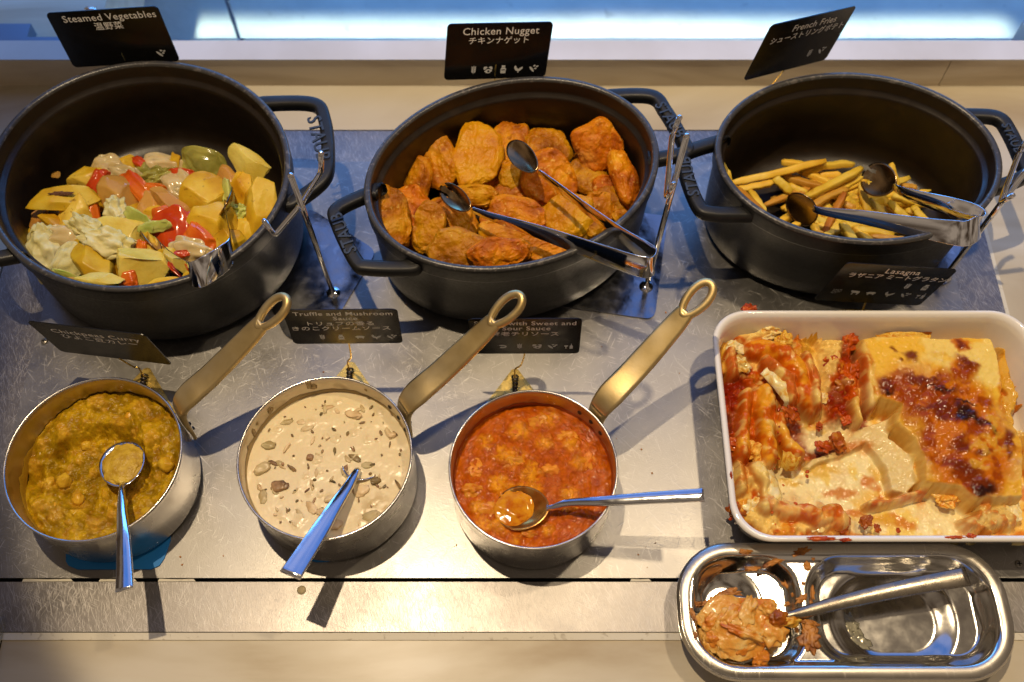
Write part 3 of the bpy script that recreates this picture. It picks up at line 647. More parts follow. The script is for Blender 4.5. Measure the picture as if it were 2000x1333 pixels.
# sauce dried on the inner walls
def tide(pan, z0, hgt, color, seed, nm, lb, fac=1.0):
    (x0, y0), r, _ = pan; V = []; F = []; n = 240
    for i in range(n):
        a = 2*math.pi*i/n; k = mn.noise(Vector((math.cos(a)*3, math.sin(a)*3, seed)))+.6*mn.noise(Vector((math.cos(a)*11, math.sin(a)*11, seed)))
        hh_ = hgt*(.55+.6*k)*fac
        for z, d in ((z0-.004, .0032), (z0+max(.0006, hh_)*.8, .0029), (z0+max(.0008, hh_), .0023)): V.append((x0+(r-d)*math.cos(a), y0+(r-d)*math.sin(a), z))
    for i in range(n):
        j = (i+1) % n
        for k in (0, 1): F.append((i*3+k, j*3+k, j*3+k+1, i*3+k+1))
    tag(add(nm, (V, F), color, loc=(x0, y0, z0)), lb, 'sauce residue')
tide(PANS[1], .0455, .0055, mat('dried_cream', (.40, .28, .12), .4, bump=[(200, .4, .001)]), 1, 'cream_tide_mark', 'dried cream line on the inner wall of the middle saucepan')
tide(PANS[2], .0440, .0060, mat('dried_chili', (.30, .05, .006), .3, bump=[(200, .4, .001)]), 2, 'sauce_tide_mark', 'red brown sauce line on the inner wall of the right saucepan')
tide(PANS[0], .0330, .0120, mat('dried_curry', (.42, .24, .015), .4, bump=[(200, .6, .001)]), 3, 'curry_tide_mark', 'smeared curry line on the inner wall of the left saucepan')

dr = []
for k, (a_, z_) in enumerate([(152, .0575), (158, .053), (139, .056), (169, .0515), (107, .062), (104, .057), (66, .0585)]):
    (x0, y0), r, _ = PANS[1]; q = Vector((math.cos(R(a_)), math.sin(R(a_)), 0)); c = Vector((x0, y0, z_))+q*(r-.0024)
    dr.append(blob(c, .0014+.0007*(k % 3), .0022+.0022*((k*5) % 3), .0005, (q.cross(Z_), Z_, -q), seed=k, amp=.3, f=2, sub=3))
tag(add('cream_drips', join(*dr), mat('brown_drips', (.30, .20, .08), .3)), 'brown drips on the inner wall of the middle saucepan', kind='stuff')

# ------------------------------------------------------------------ spoons
def bowl(c, a, L, Wd, D, th=.0009):
    """open shell: a[0] along the bowl towards the handle, a[2] opening upward"""
    V = []; F = []; n = 40; m = 9
    for side in (0, 1):
        for i in range(m+1):
            s = i/m
            for k in range(n):
                q = 2*math.pi*k/n; ex = 1+.10*math.cos(q)
                x = L*s*math.cos(q); y = Wd*s*math.sin(q)*(1-.10*math.cos(q)); z = -D*(1-s*s)-(th if side else 0)
                V.append(tuple(c+a[0]*x+a[1]*y+a[2]*z))
    w = (m+1)*n
    for side in (0, 1):
        for i in range(m):
            for k in range(n):
                q = [side*w+i*n+k, side*w+i*n+(k+1) % n, side*w+(i+1)*n+(k+1) % n, side*w+(i+1)*n+k]; F.append(q if side == 0 else q[::-1])
    for k in range(n): F.append([m*n+k, m*n+(k+1) % n, w+m*n+(k+1) % n, w+m*n+k])
    return V, F
def spoon(name, bc, L, Wd, D, tilt, path, widths, label, group, m=None, cat='spoon', bm=None, dome=.0020):
    """bc bowl centre; path: handle points starting at the bowl's rim"""
    m = m or spoon_steel; P = [Vector(p) for p in path]; bc = Vector(bc)
    t = thing(name, bc, label, cat, group); d = (P[0]-bc); d.z *= .3; d.normalize(); d.z += tilt; d.normalize()
    y = Vector((0, 0, 1)).cross(d).normalized(); z = d.cross(y)
    add('bowl', bowl(bc, (d, y, z), L, Wd, D), bm or m, t)
    pp = catmull([bc+d*(L*.90)-z*.0004]+P, 8)
    def sec(s):
        w = np.interp(s, [k[0] for k in widths], [k[1] for k in widths]); th = np.interp(s, [0, .15, 1], [.0014, .0034, .0028])
        return [(x, yy+(dome*math.cos(math.pi*x/w) if yy > 0 else 0)) for x, yy in rrect(w, th, th*.40, 5)]
    add('handle', sweep(pp, sec), m, t)
    return d, y, z
G = 'long handled serving spoons in the sauces'
c0 = at(238, 906, .046)
d0 = spoon('serving_spoon', c0, .0225, .0190, .0075, .10, [at(238, 962, .054), at(238, 1000, .062), at(241, 1052, .0735), at(243, 1105, .081), at(243, 1153, .087)], [(0, .0065), (.12, .0045), (.3, .0070), (.6, .0110), (1, .0138)],
      'steel spoon with a bowl full of curry, handle pointing straight to the front', G)
c0f = c0-Vector((0, 0, .0015))
tag(add('curry_scoop', blob(c0f, .0195, .0168, .0050, d0, seed=70, amp=.10, f=2.2, fine=.05, ff=5, sub=5), mat('curry_scoop', (.40, .25, .03), .3, ramp=[(.35, (.44, .25, .012)), (.6, (.64, .42, .04))], nscale=150, bump=[(500, .6, .0015)]), loc=c0f), 'mound of yellow curry in the bowl of its spoon', 'curry')
spoon('serving_spoon', at(712, 902, .038), .024, .019, .007, .30, [at(697, 921, .050), at(680, 950, .056), at(650, 995, .066), at(622, 1040, .0745), at(567, 1124, .089)], [(0, .006), (.12, .0045), (.3, .0075), (.6, .0120), (1, .0175)],
      'steel spoon standing in the mushroom cream sauce, bowl hidden', G)
c2 = at(1020, 992, .050)
spoon('serving_spoon', c2, .0225, .0190, .0065, .14, [at(1078, 992, .0545), at(1110, 983, .060), at(1180, 979, .0715), at(1270, 973, .080), at(1375, 967, .088)], [(0, .0075), (.12, .0042), (.3, .0060), (.6, .0085), (1, .0110)],
      'steel spoon resting across the red orange sauce, pointing right', G, bm=mat('sauce_filmed_steel', (.62, .36, .10), .18, .8, spots=[(60, .4, .6, (.45, .12, .01), .9)]))
c2f = c2+Vector((-.006, -.0, -.0038))
tag(add('sauce_scoop', blob(c2f, .0158, .0150, .0022, basis(0, 0, 0, .9), seed=71, amp=.14, f=2, fine=.04, sub=5), mat('amber_sauce', (.60, .22, .01), .1, ramp=[(.35, (.48, .12, .004)), (.6, (.66, .28, .012))], nscale=120, sss=.1), loc=c2f), 'orange sauce pooled in the bowl of the spoon', 'sauce')

# ------------------------------------------------------------------ chicken nuggets
nug_m = mat('fried_batter', (.5, .22, .03), .42, 0, .5, ramp=[(.28, (.22, .048, .001)), (.45, (.50, .155, .002)), (.60, (.66, .27, .004)), (.75, (.74, .40, .014))], nscale=38, ndet=6, ndist=.5,
            rvar=.12, spots=[(75, .58, .72, (.24, .05, .003), .6), (240, .62, .70, (.86, .56, .12), .5), (22, .62, .74, (.66, .36, .06), .4)], bump=[(1300, .45, .0006), (420, .6, .0011), (120, .5, .002)], objvar=.16, sss=.12, sssc=(1, .4, .12))
nug_y = mat('pale_fried_batter', (.5, .28, .03), .32, 0, .5, ramp=[(.32, (.46, .14, .002)), (.48, (.62, .25, .003)), (.66, (.68, .34, .008))], nscale=30, ndet=6, ndist=.4,
            rvar=.12, spots=[(70, .62, .76, (.28, .07, .008), .6)], bump=[(1300, .4, .0006), (420, .5, .0010), (120, .4, .002)], objvar=.06, sss=.12, sssc=(1, .4, .12))
def nugget(px, py, rx, ry, rot, z, tx=0, ty=0, th=.0095, seed=0, m=None, label=None, bend=0, flat=.15):
    c = at(px, py, z); sc = (c-Vector((0, 0, CAMZ))).length/FPX; a = basis(rot, tx, ty, flat); sd = Vector((seed*5.3, seed*2.1, 1.7))
    def hook(x, y, zz, p):
        r = math.hypot(p.x, p.y); e = 1+.10*mn.noise(Vector((p.x*1.6, p.y*1.6, 0))+sd)*2
        rim = .0016*math.exp(-((r-.86)/.12)**2)*(1 if p.z > 0 else -1)*(.6+mn.noise(p*2.3+sd))
        return x*e, y*e, zz*.74+rim*1.3-.0013*max(0, .22-abs(mn.noise(Vector((x, y, 0))*55+sd)))/.22*(1 if p.z > 0 else 0)+.0010*mn.noise(Vector((x, y, zz))*170+sd)+.0010*max(0, mn.noise(Vector((x, y, zz))*420+sd))
    vf = blob(c, rx*sc, ry*sc, th, a, seed=seed, amp=.07, f=1.3, fine=.018, ff=8, box_=.94, sub=6, bend=bend, hook=hook)
    return tag(add('chicken_nugget', vf, m or nug_m, loc=c), label or 'golden brown nugget buried low in the pile', 'chicken nugget', 'fried chicken nuggets in the middle pot')
NUG = [  # px py rx ry rot z tx ty th kind label
 (905, 330, 60, 50, 0, .035, 0, 0, .012, 0, None), (1000, 400, 60, 50, 20, .040, 0, 0, .012, 0, None), (1090, 420, 60, 50, -20, .038, 0, 0, .012, 0, None), (1170, 330, 55, 50, 0, .034, 0, 0, .012, 0, None),
 (880, 440, 55, 45, 0, .045, 0, 0, .012, 0, None), (960, 350, 50, 40, 0, .040, 0, 0, .012, 0, None), (800, 420, 40, 60, 0, .045, 0, 0, .010, 0, None), (1040, 480, 60, 36, 0, .050, 0, 0, .012, 0, None), (1130, 470, 50, 30, 20, .052, 0, 0, .012, 0, None),
 (1060, 300, 45, 50, 0, .040, 0, 0, .010, 0, None), (1200, 400, 40, 40, 0, .045, 0, 0, .010, 0, None),
 (817, 356, 29, 54, -8, .050, 10, -25, .010, 0, 'narrow nugget on edge at the back left of the pile'),
 (1001, 288, 42, 54, -8, .052, -10, 8, .009, 0, 'nugget behind the spoon shaped tong end, at the back'),
 (1068, 292, 44, 44, 10, .052, -6, 12, .009, 0, 'crinkled nugget at the back, right of the tong spoon'),
 (858, 314, 39, 55, 12, .058, -5, -18, .010, 0, 'rounded nugget at the back, left of the big yellow one'),
 (999, 340, 26, 30, 0, .056, 0, 0, .008, 1, 'small yellow nugget showing below the tong spoon'),
 (1072, 348, 52, 56, -14, .060, 6, 10, .009, 0, 'big crinkled nugget behind the upper tong arm'),
 (1147, 344, 38, 42, 15, .050, -8, 10, .008, 0, 'flat nugget under the uppermost one at the right'),
 (1186, 366, 28, 26, 0, .050, 0, 0, .008, 0, 'small nugget corner between two larger ones at the right'),
 (935, 304, 49, 69, -12, .066, -6, -5, .0075, 1, 'large yellow oval nugget facing up at the back'),
 (1171, 284, 50, 46, -42, .068, 10, 20, .012, 0, 'folded dark nugget standing highest at the right back'),
 (1222, 352, 27, 66, 20, .062, 0, 30, .012, 0, 'long nugget leaning on the right wall of the pot'),
 (926, 382, 46, 22, 0, .058, 20, 0, .008, 0, 'small nugget below the big yellow one'),
 (872, 420, 48, 34, -15, .056, 0, 0, .009, 0, 'nugget behind the fork shaped tong end'),
 (1008, 424, 66, 40, -6, .060, 6, 0, .010, 0, 'wide nugget between the two tong arms'),
 (1000, 468, 66, 40, -8, .064, 0, 4, .010, 0, 'wide nugget under the lower tong arm'),
 (1110, 424, 49, 50, -14, .066, -8, -14, .011, 1, 'striped yellow nugget between the tong arms, right side'),
 (1172, 406, 30, 34, 0, .060, 0, 20, .012, 0, 'knobbly pinkish nugget right of the upper tong arm'),
 (1160, 446, 26, 20, 30, .062, 0, 0, .010, 0, 'bright broken nugget end at the right rim'),
 (1208, 422, 18, 15, 0, .058, 0, 0, .008, 0, 'nugget corner at the right rim'),
 (768, 428, 34, 63, 12, .066, 4, 22, .012, 0, 'tall nugget at the far left of the pot'),
 (837, 446, 35, 55, -4, .066, 4, -8, .010, 0, 'flat nugget right of the leftmost one'),
 (893, 492, 58, 46, 0, .074, 4, -6, .010, 0, 'broad nugget at the front left rim'),
 (1075, 492, 46, 22, 10, .072, 10, 0, .010, 0, 'nugget at the front rim under the lower tong arm'),
 (978, 494, 64, 33, 6, .084, 14, 6, .014, 0, 'plump nugget lying on top at the front rim')]
for i, (px, py, rx, ry, rot, z, tx, ty, th, k, lb) in enumerate(NUG):
    nugget(px, py, rx, ry, rot, z, tx, ty, th, seed=i+3, m=nug_y if k else nug_m, label=lb)

# ------------------------------------------------------------------ french fries
fry_m = mat('fried_potato', (.6, .42, .12), .38, 0, .5, ramp=[(.3, (.60, .34, .015)), (.5, (.76, .50, .05)), (.7, (.82, .61, .12))], nscale=26, ndet=5, rvar=.1, spots=[(60, .64, .76, (.36, .12, .012), .5)],
            bump=[(500, .25, .0006), (90, .3, .0012)], objvar=.12, sss=.15, sssc=(1, .6, .2))
fry_dark = mat('overfried_potato', (.4, .14, .02), .36, ramp=[(.3, (.28, .07, .008)), (.6, (.50, .19, .02))], nscale=40, bump=[(400, .3, .0006)], sss=.1)
fry_or = mat('orange_fried_potato', (.5, .25, .04), .36, ramp=[(.3, (.46, .20, .02)), (.6, (.60, .34, .05))], nscale=30, bump=[(400, .3, .0006)], objvar=.08, sss=.1)
def fry(a, b, w, z0, z1, k=0, label=None, seed=0):
    A, B = at(*a, z0), at(*b, z1); A, B = A+(A-B)*.05, B+(B-A)*.05; n = 14; bow = Vector((rs.uniform(-1, 1), rs.uniform(-1, 1), rs.uniform(-.3, 1)))*.0022*((A-B).length/.05)
    P = [A.lerp(B, i/n)+bow*math.sin(math.pi*i/n)+Vector((mn.noise(Vector((i*.4, seed, 0))), mn.noise(Vector((i*.4, seed, 5))), 0))*.0010 for i in range(n+1)]
    ww = w*.00045; tw = rs.uniform(-.5, .5)
    def sec(s):
        e = min(1, .62+2.6*min(s, 1-s))*(1+.12*mn.noise(Vector((s*5, seed*1.7, 3))))
        if k == 3: e = min(1, .25+1.6*min(s, 1-s)) * (1.15 if s > .4 else 1)
        c_, s_ = math.cos(tw), math.sin(tw)
        return [(x*c_-y*s_, x*s_+y*c_) for x, y in rrect(ww*e, ww*e*.92, ww*e*.20, 2)]
    vf = sweep(P, sec); m = fry_dark if k == 1 else fry_or if k == 2 else fry_m
    o = add('french_fry', vf, m); return tag(o, label or 'pale yellow fry tangled in the heap', 'french fry', 'french fries in the right pot')
FR = [((1434, 357), (1604, 316), 16, .040, .046, 0, 'longest pale fry lying across the back left of the heap'), ((1528, 318), (1570, 322), 16, .036, .036, 0, 'short fry end behind the longest fry'),
 ((1570, 338), (1664, 322), 16, .034, .036, 0, 'fry with a browned middle behind the heap'), ((1441, 371), (1508, 357), 15, .036, .038, 0, 'fry parallel below the longest one at the left'),
 ((1512, 346), (1544, 374), 19, .040, .036, 0, 'thick fry pointing at the left tong end'), ((1531, 344), (1608, 366), 16, .034, .034, 2, 'orange fry slanting under the longest one'),
 ((1560, 334), (1626, 360), 15, .030, .030, 0, None), ((1577, 383), (1679, 331), 17, .046, .048, 0, 'broad fry slanting up right in the middle of the heap'), ((1608, 386), (1682, 344), 15, .038, .040, 0, None),
 ((1588, 404), (1652, 372), 16, .040, .040, 2, 'orange tipped fry above the left tong arm'), ((1610, 460), (1649, 380), 15, .040, .052, 1, 'dark brown fry crossing under the tong arm'),
 ((1682, 362), (1697, 420), 17, .044, .038, 0, 'upright fry left of the forked tong end'), ((1698, 392), (1728, 424), 17, .040, .038, 0, 'curved fry in front of the forked tong end'),
 ((1738, 396), (1778, 432), 17, .040, .038, 0, 'thick fry between the tong arms'), ((1784, 405), (1812, 436), 15, .036, .036, 0, 'fry near the joint of the tongs'), ((1745, 383), (1784, 398), 15, .036, .034, 0, None),
 ((1740, 321), (1752, 362), 13, .046, .038, 0, 'short fry standing behind the forked tong end'), ((1764, 364), (1790, 368), 12, .032, .032, 2, 'small orange fry curl at the right back'), ((1783, 382), (1816, 373), 11, .032, .034, 3, 'thin fry with pointed tip at the far right'),
 ((1413, 318), (1431, 368), 14, .056, .044, 3, 'fry standing against the left wall of the pot'), ((1434, 368), (1498, 428), 19, .048, .052, 2, 'browned fry lying along the front left wall'), ((1465, 374), (1492, 414), 15, .040, .042, 0, 'fry beside the bare patch of pot bottom'),
 ((1665, 418), (1702, 404), 15, .034, .036, 0, None), ((1643, 438), (1668, 474), 17, .054, .056, 0, 'fry poking down at the front rim'), ((1670, 446), (1702, 478), 17, .048, .054, 0, None), ((1676, 452), (1742, 462), 18, .050, .054, 0, 'fat fry lying along the front rim'),
 ((1588, 440), (1598, 462), 14, .046, .050, 0, None), ((1568, 466), (1606, 456), 13, .054, .054, 2, None), ((1540, 362), (1574, 376), 14, .030, .032, 0, None), ((1650, 398), (1668, 408), 14, .036, .036, 2, None),
 ((1600, 343), (1640, 342), 15, .028, .030, 0, None), ((1650, 408), (1694, 420), 15, .032, .034, 0, None), ((1712, 428), (1742, 440), 15, .034, .038, 0, None), ((1702, 464), (1768, 470), 15, .052, .056, 2, 'reddish tipped fry at the front right rim'),
 ((1620, 455), (1650, 436), 15, .040, .042, 0, None), ((1632, 360), (1676, 372), 14, .030, .030, 0, None), ((1716, 378), (1732, 404), 15, .030, .030, 0, None), ((1770, 412), (1800, 420), 14, .030, .032, 0, None),
 ((1600, 425), (1640, 420), 15, .030, .032, 0, None), ((1680, 430), (1720, 445), 15, .034, .036, 0, None), ((1740, 425), (1770, 450), 15, .034, .038, 0, None), ((1555, 345), (1580, 368), 14, .028, .028, 2, None), ((1640, 374), (1690, 352), 15, .034, .036, 0, None),
 ((1755, 372), (1775, 392), 13, .030, .030, 0, None), ((1700, 408), (1712, 440), 15, .036, .036, 0, None), ((1725, 452), (1790, 456), 15, .044, .048, 0, None), ((1630, 400), (1660, 424), 14, .030, .030, 2, None)]
for _ in range(120):
    a_ = rs.uniform(0, 6.28); q0 = Vector((1640+150*math.cos(a_)*rs.uniform(.2, 1), 402+52*math.sin(a_)*rs.uniform(.2, 1))); a_ = rs.uniform(0, 3.14); l_ = rs.uniform(36, 62)
    if abs(q0.x-1500) < 45 and q0.y > 372: continue
    z_ = .017+.010*(_ % 2)+max(0, (q0.y-400)/70)*.014
    FR.append(((q0.x-l_*math.cos(a_), q0.y-l_*.55*math.sin(a_)), (q0.x+l_*math.cos(a_), q0.y+l_*.55*math.sin(a_)), rs.uniform(13, 16), z_, z_+.004, 0 if rs.uniform(0, 1) < .85 else 2, None))
for i, (a, b, w, z0, z1, k, lb) in enumerate(FR): fry(a, b, w, z0, z1, k, lb, seed=i)

# ------------------------------------------------------------------ steamed vegetables
pot_m = mat('roast_potato', (.6, .45, .12), .36, 0, .5, ramp=[(.3, (.50, .24, .006)), (.5, (.68, .42, .020)), (.7, (.78, .58, .09))], nscale=34, ndet=6, rvar=.1, spots=[(30, .58, .74, (.60, .28, .02), .6), (55, .66, .72, (.20, .07, .012), .8), (190, .66, .74, (.20, .07, .012), .6)],
            bump=[(260, .3, .0009), (60, .3, .002)], objvar=.10, sss=.15, sssc=(1, .6, .2))
pale_m = mat('pale_potato', (.6, .5, .22), .3, ramp=[(.3, (.66, .46, .06)), (.6, (.78, .62, .14))], nscale=40, bump=[(300, .5, .001), (60, .3, .002)], objvar=.08, sss=.3, sssc=(1, .7, .3), coat=.2)
brown_m = mat('browned_potato', (.5, .25, .04), .22, ramp=[(.3, (.44, .20, .03)), (.6, (.60, .33, .07))], nscale=18, spots=[(30, .60, .72, (.26, .09, .012), .6)], bump=[(50, .2, .002)], objvar=.08, sss=.2, coat=.4)
red_m = mat('red_pepper', (.55, .03, .006), .17, ramp=[(.3, (.44, .03, .003)), (.6, (.62, .07, .008))], nscale=40, bump=[(80, .25, .002)], sss=.2, sssc=(1, .2, .1), coat=.4, spots=[(50, .66, .76, (.25, .02, .0), .5)])
orange_m = mat('orange_pepper', (.65, .12, .008), .18, ramp=[(.3, (.58, .075, .006)), (.6, (.72, .17, .012))], nscale=40, bump=[(80, .25, .002)], sss=.2, sssc=(1, .3, .1), coat=.4)
onion_m = mat('cooked_onion', (.6, .45, .28), .16, ramp=[(.3, (.54, .38, .14)), (.6, (.70, .54, .26))], nscale=26, stretch=(1, 5, 1), bump=[(80, .2, .001)], sss=.35, sssc=(1, .7, .4), coat=.4, objvar=.10)
cab_m = mat('white_cabbage', (.66, .62, .42), .38, ramp=[(.3, (.56, .48, .16)), (.55, (.70, .62, .28)), (.7, (.78, .72, .42))], nscale=40, bump=[(160, .5, .0015)], sss=.3, sssc=(1, .8, .4))
leaf_m = mat('green_cabbage_leaf', (.42, .50, .08), .26, ramp=[(.3, (.34, .42, .05)), (.6, (.58, .60, .16))], nscale=40, bump=[(120, .3, .001)], sss=.3, sssc=(.6, 1, .2))
green_m = mat('olive_green_pepper', (.25, .24, .03), .16, ramp=[(.3, (.16, .15, .02)), (.6, (.40, .36, .07))], nscale=40, bump=[(80, .3, .002)], sss=.2, coat=.5)
def veg(kind, px, py, rx, ry, rot, z, tx=0, ty=0, th=None, label='', seed=0, m=None, flat=.25):
    c = at(px, py, z); sc = (c-Vector((0, 0, CAMZ))).length/FPX; a = basis(rot, tx, ty, flat); rx *= sc*1.26; ry *= sc*1.26; sd = Vector((seed*3.3, 1.7, seed*1.1))
    if kind == 'potato':
        th = th or min(rx, ry)*.60
        def hook(x, y, zz, p): return x, y, zz-.35*th*max(0, p.x*.6+p.y*.5+.35*mn.noise(p+sd))
        vf = blob(c, rx, ry, th, a, seed=seed, amp=.07, f=1.2, fine=.012, ff=6, box_=.95, sub=5, hook=hook, cut=cutter(seed, 9, .38, .74, .03)); nm, cat = 'potato_piece', 'potato'
    elif kind == 'pepper':
        def hook(x, y, zz, p): return x*(1+.1*mn.noise(p*1.3+sd)), y, zz+.55*rx*(p.x**2)*-.5+.0016*mn.noise(p*2+sd)
        vf = blob(c, rx, ry, th or .0028, a, seed=seed, amp=.08, f=1.6, box_=.7, sub=5, hook=hook, cut=cutter(seed, 5, .62, .9, .04)); nm, cat = 'pepper_piece', 'pepper'
    elif kind == 'onion':
        def hook(x, y, zz, p): return x, y, zz-.40*ry*(p.y**2)-.20*rx*p.x**2+.0026*mn.noise(p*1.9+sd)+.002
        vf = blob(c, rx, ry, min(th or .0012, .0016), a, seed=seed, amp=.14, f=1.7, box_=.85, sub=5, hook=hook, cut=cutter(seed, 4, .55, .85, .02)); nm, cat = 'onion_piece', 'onion'
    elif kind == 'cabbage':
        def hook(x, y, zz, p): return x*(1+.30*mn.noise(p*2.6+sd)), y*(1+.30*mn.noise(p*2.9-sd)), zz+.0050*mn.noise(p*2.2+sd)+.0008*mn.noise(p*6+sd)
        vf = blob(c, rx, ry, th or .0045, a, seed=seed, amp=.16, f=2.2, fine=.03, ff=5, sub=5, hook=hook); nm, cat = 'cabbage_piece', 'cabbage'
    else:
        def hook(x, y, zz, p): return x, y*(1+.3*mn.noise(p*2+sd)), zz+.0035*math.sin(p.x*3+seed)+.002*p.y
        vf = blob(c, rx, ry, .0012, a, seed=seed, amp=.12, f=2, sub=4, hook=hook); nm, cat = 'cabbage_leaf', 'cabbage'
    return tag(add(nm, vf, m, loc=c), label, cat, 'vegetables in the left pot')
